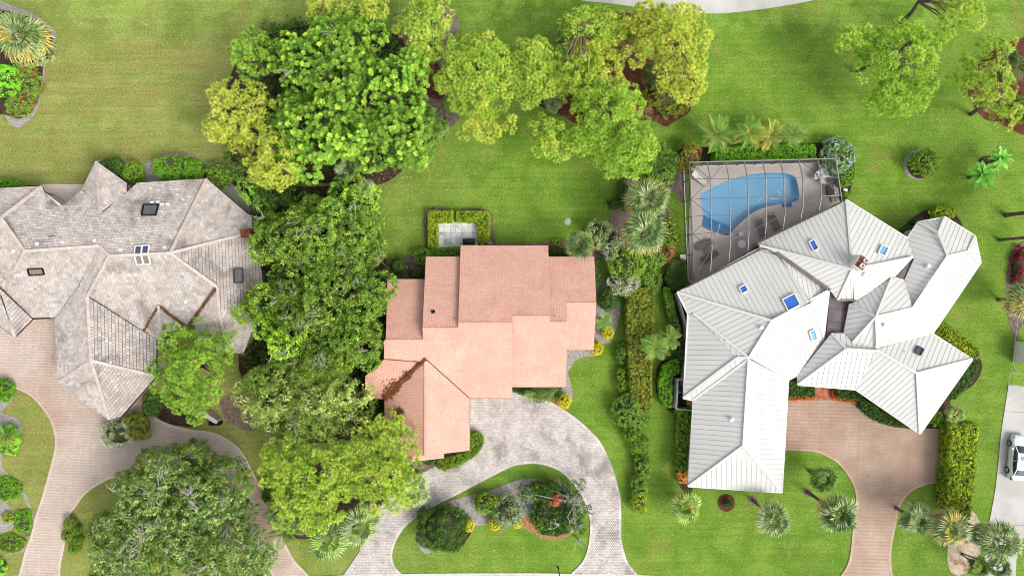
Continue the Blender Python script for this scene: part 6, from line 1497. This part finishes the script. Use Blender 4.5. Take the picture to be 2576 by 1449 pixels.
# furniture ---------------------------------------------------------
def lounger(label, cx, cy, deg, mat='fabric_grey', L=1.95):
    c = P(cx, cy, .1); t = thing('sun_lounger', c, label, 'sun lounger', 'loungers on the pool deck'); R = Matrix.Rotation(math.radians(deg), 4, 'Z')
    def put(o): o.matrix_local = R
    def mk(name, boxes, m):
        mb = MB()
        for ctr, size, rx in boxes: mb.box(Vector(ctr), size, 0, rx=rx)
        o = mesh_obj(name, mb.v, mb.f, M[m]); o.parent = t; o.matrix_local = R; return o
    mk('seat', [((0, -.3, .33), (.62, 1.25, .03), 0)], mat)
    mk('backrest', [((0, .62, .5), (.62, .72, .03), .5)], mat)
    for sx in (-.33, .33): mk('side_rail', [((sx, -.1, .32), (.045, L, .05), 0)], 'bronze')
    for sx in (-.3, .3):
        for sy_ in (-.8, .45): mk('leg', [((sx, sy_, .16), (.05, .05, .32), 0)], 'bronze')
    return t
lounger('grey lounger lying parallel to the white roof, nearest the west cage wall', 1769, 616, -64)
lounger('grey lounger angled behind the small glass table', 1783, 647, -58)
lounger('dark lounger south of the pool, western of the pair', 1912, 574, 18)
lounger('dark lounger south of the pool, eastern of the pair', 1945, 558, 26)
lounger('white lounger at the north west corner of the pool deck', 1757, 450, 52, 'curb')
def round_table(label, cx, cy, r, mat, h=.5):
    c = P(cx, cy, .09); t = thing('side_table', c, label, 'table'); mb = MB(); mb.lathe((c.x, c.y, c.z + h), [(r, 0), (r, .03), (r * .4, .035)], 20); mb.build('tabletop', M[mat], t, usecol=False)
    mb = MB(); mb.tube([c, c + Vector((0, 0, h))], [.05, .04], 8); mb.lathe((c.x, c.y, c.z), [(r * .5, 0), (r * .5, .03), (.05, .05)], 14); mb.build('pedestal', M['bronze'], t, usecol=False)
round_table('small round glass table between the two grey loungers', 1779, 631, .38, 'glass_grey')
round_table('round white table on the deck close to the white roof', 1860.5, 615, .42, 'white', .7)
c = P(2062, 440, .09); t = thing('dining_table', c, 'square white table at the north east corner of the pool deck', 'table')
mb = MB(); mb.box(c + Vector((0, 0, .72)), (1.05, 1.05, .04), .6); mb.build('tabletop', M['white'], t, usecol=False)
for a_ in range(4):
    v = Matrix.Rotation(.6 + a_ * math.pi / 2, 3, 'Z') @ Vector((.45, .45, .35)); mb = MB(); mb.box(c + v, (.05, .05, .7)); mb.build('leg', M['white'], t, usecol=False)
for x, y, a_, lb in ((2047, 447, 1.5, 'white chair on the pool side of the square table'), (2078, 442, -1.4, 'white chair on the wall side of the square table'), (2060, 424, 0, 'white chair on the north side of the square table'), (2064, 459, 3.1, 'white chair on the south side of the square table'), (1861, 590, .4, 'pale chair near the round white table')):
    c = P(x, y, .09); t = thing('chair', c, lb, 'chair', 'white chairs on the pool deck')
    R3 = Matrix.Rotation(a_, 3, 'Z')
    mb = MB(); mb.box(c + R3 @ Vector((0, 0, .44)), (.48, .46, .04), a_); mb.build('seat', M['white'], t, usecol=False)
    mb = MB(); mb.box(c + R3 @ Vector((0, .23, .68)), (.48, .04, .46), a_); mb.build('backrest', M['white'], t, usecol=False)
    for u in (-.2, .2):
        for v in (-.19, .19): mb = MB(); mb.box(c + R3 @ Vector((u, v, .22)), (.04, .04, .44), a_); mb.build('leg', M['white'], t, usecol=False)
c = P(2083, 481, .09); t = thing('storage_box', c, 'dark storage box at the east end of the pool deck', 'box'); mb = MB(); mb.box(c + Vector((0, 0, .3)), (.5, .95, .6), .12); mb.build('body', M['dark_metal'], t, usecol=False); mb = MB(); mb.box(c + Vector((0, 0, .63)), (.56, 1.0, .05), .12); mb.build('lid', M['black'], t, usecol=False)
c = P(2096, 480, .09); t = thing('bench', c, 'pale slatted bench behind the east screen of the pool cage', 'bench')
for k in range(5): mb = MB(); mb.box(c + Vector((-.3 + k * .15, 0, .42)), (.1, 1.1, .03), .12); mb.build('slat', M['curb'], t, usecol=False)
for k in (-.4, .4): mb = MB(); mb.box(c + Vector((0, k, .2)), (.6, .06, .4), .12); mb.build('leg', M['dark_metal'], t, usecol=False)

# ------------------------------------------------------------------ garden objects
def boxed(name, label, cat, cx, cy, size, z, rot, mat, lid=None, group=None):
    c = P(cx, cy, z + size[2] / 2); t = thing(name, (c.x, c.y, z), label, cat, group); mb = MB(); mb.box(c, size, rot); mb.build('body', M[mat], t, usecol=False)
    mb = MB(); mb.box(c + Vector((0, 0, size[2] / 2 + .02)), (size[0] + .06, size[1] + .06, .05), rot); mb.build('lid', M[lid or mat], t, usecol=False)
boxed('utility_box', 'white utility box at the foot of the pool cage', 'utility box', 1717, 648, (.55, .52, .5), .03, .02, 'white')
boxed('bin', 'yellow bin inside the lower white picket fence', 'bin', 1733, 1012, (.5, .4, .7), .03, .05, 'yellow')
c = P(1705, 981, .03); t = thing('bin', c, 'round blue bin behind the lower white picket fence', 'bin'); mb = MB(); mb.lathe(c, [(.22, 0), (.26, .6)], 18); mb.build('body', M['blue'], t, usecol=False); mb = MB(); mb.lathe(c, [(.28, .6), (.28, .65), (.05, .7)], 18); mb.build('lid', M['blue'], t, usecol=False)
boxed('air_conditioner', 'dark air conditioning unit beside the round blue bin', 'air conditioner', 1713, 975, (.5, .7, .8), .03, 0, 'dark_metal', 'black')
c = P(1718, 860, .03); t = thing('pot', c, 'round grey pot against the west wall of the white house', 'pot'); mb = MB(); mb.lathe(c, [(.16, 0), (.22, .4), (.24, .42), (.19, .42), (.17, .3)], 18); mb.build('body', M['gravel'], t, usecol=False)
c = P(1428, 558, .01); t = thing('manhole_cover', c, 'round white access lid with rings, alone on the lawn behind the pink house', 'lid'); mb = MB(); mb.lathe(c, [(.34, 0), (.34, .05), (.27, .055)], 28); mb.build('rim', M['curb'], t, usecol=False)
mb = MB(); mb.lathe(c, [(.24, .05), (.24, .062), (.15, .062)], 24); mb.build('plate', M['gravel'], t, usecol=False); mb = MB(); mb.lathe(c, [(.13, .06), (.13, .08), (.02, .085)], 20); mb.build('hub', M['curb'], t, usecol=False)
def stone(label, cx, cy, r, h, mat='curb'):
    c = P(cx, cy, .02); rng = random.Random(int(cx)); mb = MB(); mb.lathe(c, [(r * .9, 0), (r, h * .5), (r * .8, h * .9), (r * .2, h)], 11, sx=1, sy=.9); o = mb.build('stone', M[mat], smooth=True, usecol=False); tag(o, label, 'stone')
    for v in o.data.vertices: v.co.x += rng.uniform(-.02, .02); v.co.y += rng.uniform(-.02, .02)
stone('pale boulder beside the patio hedge, west of the pair', 1213, 613, .2, .18); stone('pale boulder by the mulch ring, east of the pair', 1230, 611, .2, .18)
stone('round pale stepping stone in the mulch west of the patio', 1021, 672, .2, .05); stone('white sprinkler head stone near the banana plants', 2514, 372, .14, .12, 'white')
stone('white paving slab outside the pool cage door', 2126, 479, .27, .05, 'white')
# grill under its black cover
c = P(1180, 609, .06); t = thing('grill', c, 'barbecue grill under a black cover against the pink house', 'grill')
mb = MB(); mb.box(c + Vector((0, 0, .45)), (1.25, .6, .9)); mb.build('cover', M['black'], t, usecol=False)
mb = MB(); mb.tube([c + Vector((-.6, 0, .92)), c + Vector((.6, 0, .92))], [.28, .28], 12); mb.build('hood', M['black'], t, smooth=True, usecol=False)
mb = MB(); mb.box(c + Vector((.42, .1, 1.14)), (.12, .1, .01)); mb.build('handle', M['curb'], t, usecol=False)
c = P(1110, 588, .085); t = thing('folding_stand', c, 'small x shaped dark stand on a patio tile', 'stand')
for a_ in (.75, -.75): mb = MB(); mb.box(c + Vector((0, 0, .04)), (.62, .05, .04), a_); mb.build('leg', M['gravel'], t, usecol=False)
# picket fences by the white house
def picket_fence(label, runs, hgt=1.85):
    a0 = P(runs[0][0], runs[0][1], 0); t = thing('picket_fence', a0, label, 'fence', 'white picket fences')
    me = None
    for (x0, y0), (x1, y1) in zip(runs, runs[1:]):
        a, b = P(x0, y0, 0), P(x1, y1, 0); L = (b - a).length; n = max(2, int(L / .22)); ang = math.atan2((b - a).y, (b - a).x)
        for z in (.4, 1.35):
            mb = MB(); mb.beam(a + Vector((0, 0, z)), b + Vector((0, 0, z)), .05, .08); mb.build('rail', M['white'], t, usecol=False)
        if me is None:
            mb = MB(); mb.box((0, 0, hgt / 2), (.17, .05, hgt)); o = mb.build('picket', M['white'], usecol=False); me = o.data; bpy.data.objects.remove(o)
        for i in range(n):
            o = link_mesh('picket', me, t); p = a.lerp(b, (i + .5) / n) - a0; o.location = p; o.rotation_euler = (0, 0, ang + .15)
picket_fence('upper white picket fence along the west wall of the white house', [(1695, 737), (1721, 828)])
picket_fence('lower white picket fence enclosing the bins at the west wall of the white house', [(1720, 949), (1696, 950), (1692, 1022), (1738, 1026)])
# wire fence and pale roof at the east frame
t = thing('wire_fence', P(2549, 915), 'thin pale wire fence on the lawn at the east frame', 'fence'); fp_ = [(2561, 805), (2555, 850), (2549, 905), (2552, 925), (2572, 942), (2590, 945)]
mb = MB()
for a, b in zip(fp_, fp_[1:]): mb.beam(P(*a, .5), P(*b, .5), .02, .03)
mb.build('wire', M['curb'], t, usecol=False)
for q in fp_: mb = MB(); mb.beam(P(*q, 0), P(*q, 0) + Vector((0, 0, .55)), .04, .04); mb.build('post', M['curb'], t, usecol=False)
t = thing('wire_fence', P(2540, 950), 'square pen of thin pale wire next to the top of the concrete drive', 'fence'); fp_ = [(2590, 942), (2542, 937), (2537, 967), (2590, 972)]
mb = MB()
for a, b in zip(fp_, fp_[1:]): mb.beam(P(*a, .5), P(*b, .5), .02, .03)
mb.build('wire', M['curb'], t, usecol=False)
for q in fp_: mb = MB(); mb.beam(P(*q, 0), P(*q, 0) + Vector((0, 0, .55)), .04, .04); mb.build('post', M['curb'], t, usecol=False)
t = thing('shed', P(2585, 890), 'pale grey metal shed roof cut by the east frame', 'shed'); mb = MB()
c = P(2583, 888, 1.0); mb.box(c, (1.3, 2.3, 2.0), -.1); mb.build('wall', M['white'], t, usecol=False)
for k in range(4): mb = MB(); R3 = Matrix.Rotation(-.1, 3, 'Z'); mb.box(c + R3 @ Vector((-.57 + k * .38, 0, 1.05)), (.35, 2.5, .06), -.1); mb.build('roof_panel', M['gravel'], t, usecol=False)
# lamp post by the street
b = P(1404, 1426, 0); t = thing('lamp_post', b, 'thin black post at the kerb in front of the island', 'lamp post')
mb = MB(); mb.tube([b, b + Vector((0, 0, .3)), b + Vector((0, 0, 2.6))], [.11, .06, .05], 10); mb.build('post', M['black'], t, usecol=False)
mb = MB(); mb.lathe(b + Vector((0, 0, 2.6)), [(.06, 0), (.16, .1), (.2, .4), (.24, .42), (.05, .6)], 8); mb.build('lantern', M['black'], t, usecol=False)
# stone wall end by the tan drive
t = thing('stone_wall', P(530, 1035), 'low rough pale stone wall behind the dark green pine', 'wall')
mb = MB(); A_, B_ = P(497, 1016, 0), P(560, 1056, 0); d_ = B_ - A_
for k in range(8):
    for r_ in range(4):
        mb = MB(); q = A_ + d_ * ((k + .5 + (.25 if r_ % 2 else 0)) / 8.3); tt = random.uniform(.8, 1.1); mb.box(q + Vector((0, 0, .18 + r_ * .36)), (d_.length / 8.4, .42 + random.uniform(-.03, .03), .34), math.atan2(d_.y, d_.x), (tt, tt, tt)); mb.build('stone_block', M['cream'], t)
for k in range(3):
    mb = MB(); q = P(556 - k * 9, 1060, 0); mb.box(q + Vector((0, 0, .45)), (.36, .5, .9), .05); mb.build('stone_block', M['cream'], t, usecol=False)
# downpipe at the small grey dormer
mb = MB(); mb.tube([P(404, 856, 3.0), P(412, 864, 2.2), P(420, 874, .5)], [.06] * 3, 8); mb.build('downpipe', M['white'], GH.root, usecol=False)

# ------------------------------------------------------------------ the car
def car(cx, cy, deg):
    g = P(cx, cy, .06); t = thing('sedan_car', g, 'white sedan with a sunroof parked on the concrete drive', 'car'); R = Matrix.Rotation(math.radians(deg), 4, 'Z')
    def place(o): o.parent = t; o.matrix_local = R; return o
    # stations along the length: y, half width, shoulder z, top z
    st = [(-2.4, .62, .55, .62), (-2.34, .78, .72, .86), (-2.05, .87, .82, 1.0), (-1.6, .91, .86, 1.03), (-1.0, .925, .87, 1.0), (0, .93, .86, .98), (.9, .93, .86, .98), (1.35, .92, .84, .96), (1.8, .90, .78, .88), (2.15, .84, .70, .78), (2.36, .70, .58, .64), (2.42, .55, .48, .5)]
    prof = lambda y, w, sz, tz: [(w * .93, y, .22), (w, y, .42), (w * .985, y, sz * .82), (w * .93, y, sz), (w * .78, y, tz * .985), (w * .4, y, tz + .02), (0, y, tz + .03)]
    v, f_ = [], []
    for s_ in st:
        pr = prof(*s_); v += pr + [(-x, y, z) for x, y, z in pr[-2::-1]]
    k = 13
    for i in range(len(st) - 1):
        for j in range(k - 1): f_.append((i * k + j, (i + 1) * k + j, (i + 1) * k + j + 1, i * k + j + 1))
    f_ += [tuple(range(k))[::-1], tuple((len(st) - 1) * k + j for j in range(k))]
    f_ = [tuple(reversed(q)) for q in f_]
    o = place(mesh_obj('body', v, f_, M['carpaint'], smooth=True))
    o.modifiers.new('sub', 'SUBSURF').levels = 1; o.modifiers['sub'].render_levels = 2
    # glasshouse
    gs = [(-1.85, .66, .99, .99), (-1.15, .80, .96, 1.36), (-.5, .83, .95, 1.44), (.2, .83, .95, 1.43), (.65, .80, .95, 1.33), (1.35, .74, .93, .96)]
    v, f_ = [], []
    for y, w, bz, tz in gs:
        tw = w * .78; v += [(w, y, bz), (w * .9, y, (bz + tz) / 2), (tw, y, tz), (tw * .5, y, tz + .015), (-tw * .5, y, tz + .015), (-tw, y, tz), (-w * .9, y, (bz + tz) / 2), (-w, y, bz)]
    for i in range(len(gs) - 1):
        for j in range(7): f_.append((i * 8 + j, (i + 1) * 8 + j, (i + 1) * 8 + j + 1, i * 8 + j + 1)[::-1])
    place(mesh_obj('window_glass', v, f_, M['carglass'], smooth=True))
    rf = [(-1.15, .64), (-.9, .66), (-.5, .665), (.2, .665), (.5, .65), (.66, .62)]; zt = [1.375, 1.42, 1.46, 1.45, 1.40, 1.345]
    v = []
    for (y, w), z in zip(rf, zt): v += [(w + .03, y, z - .03), (w * .6, y, z + .012), (0, y, z + .02), (-w * .6, y, z + .012), (-w - .03, y, z - .03)]
    f_ = [(i * 5 + j, (i + 1) * 5 + j, (i + 1) * 5 + j + 1, i * 5 + j + 1)[::-1] for i in range(5) for j in range(4)]
    place(mesh_obj('roof', v, f_, M['carpaint'], smooth=True))
    for s in (-1, 1):
        for pts in ([(s * .64, -1.1, 1.37), (s * .66, -1.9, .98)], [(s * .62, .64, 1.34), (s * .74, 1.38, .97)], [(s * .74, -.25, 1.2), (s * .83, -.25, .95)]):
            mb = MB(); mb.beam(pts[0], pts[1], .07, .06); place(mesh_obj('pillar', mb.v, mb.f, M['carpaint']))
        mb = MB(); mb.box((s * 1.0, 1.0, .98), (.16, .22, .13)); place(mesh_obj('mirror', mb.v, mb.f, M['carpaint']))
        mb = MB(); mb.lathe((s * .68, 2.12, .62), [(.16, 0), (.15, .1), (.05, .15)], 12, sx=.7, sy=1.6); place(mesh_obj('headlight', mb.v, mb.f, M['lamp'], smooth=True))
        mb = MB(); mb.box((s * .72, -2.22, .78), (.2, .3, .14)); place(mesh_obj('taillight', mb.v, mb.f, M['terracotta']))
        for wy in (-1.42, 1.42):
            mb = MB(); mb.tube([(s * .95, wy, .33), (s * .72, wy, .33)], [.34, .34], 22); wl = place(mesh_obj('wheel', mb.v, mb.f, M['rubber']))
            mb = MB(); mb.tube([(s * .965, wy, .33), (s * .93, wy, .33)], [.22, .22], 16)
            for q in range(5):
                a_ = q * 2 * math.pi / 5; mb.beam((s * .972, wy, .33), (s * .972, wy + .2 * math.cos(a_), .33 + .2 * math.sin(a_)), .05, .02)
            rm = mesh_obj('rim', mb.v, mb.f, M['rim']); rm.parent = wl
    mb = MB(); mb.box((0, .12, 1.478), (.8, .38, .02)); place(mesh_obj('sunroof', mb.v, mb.f, M['glass_grey']))
    return t
car(2552, 1148, -5)
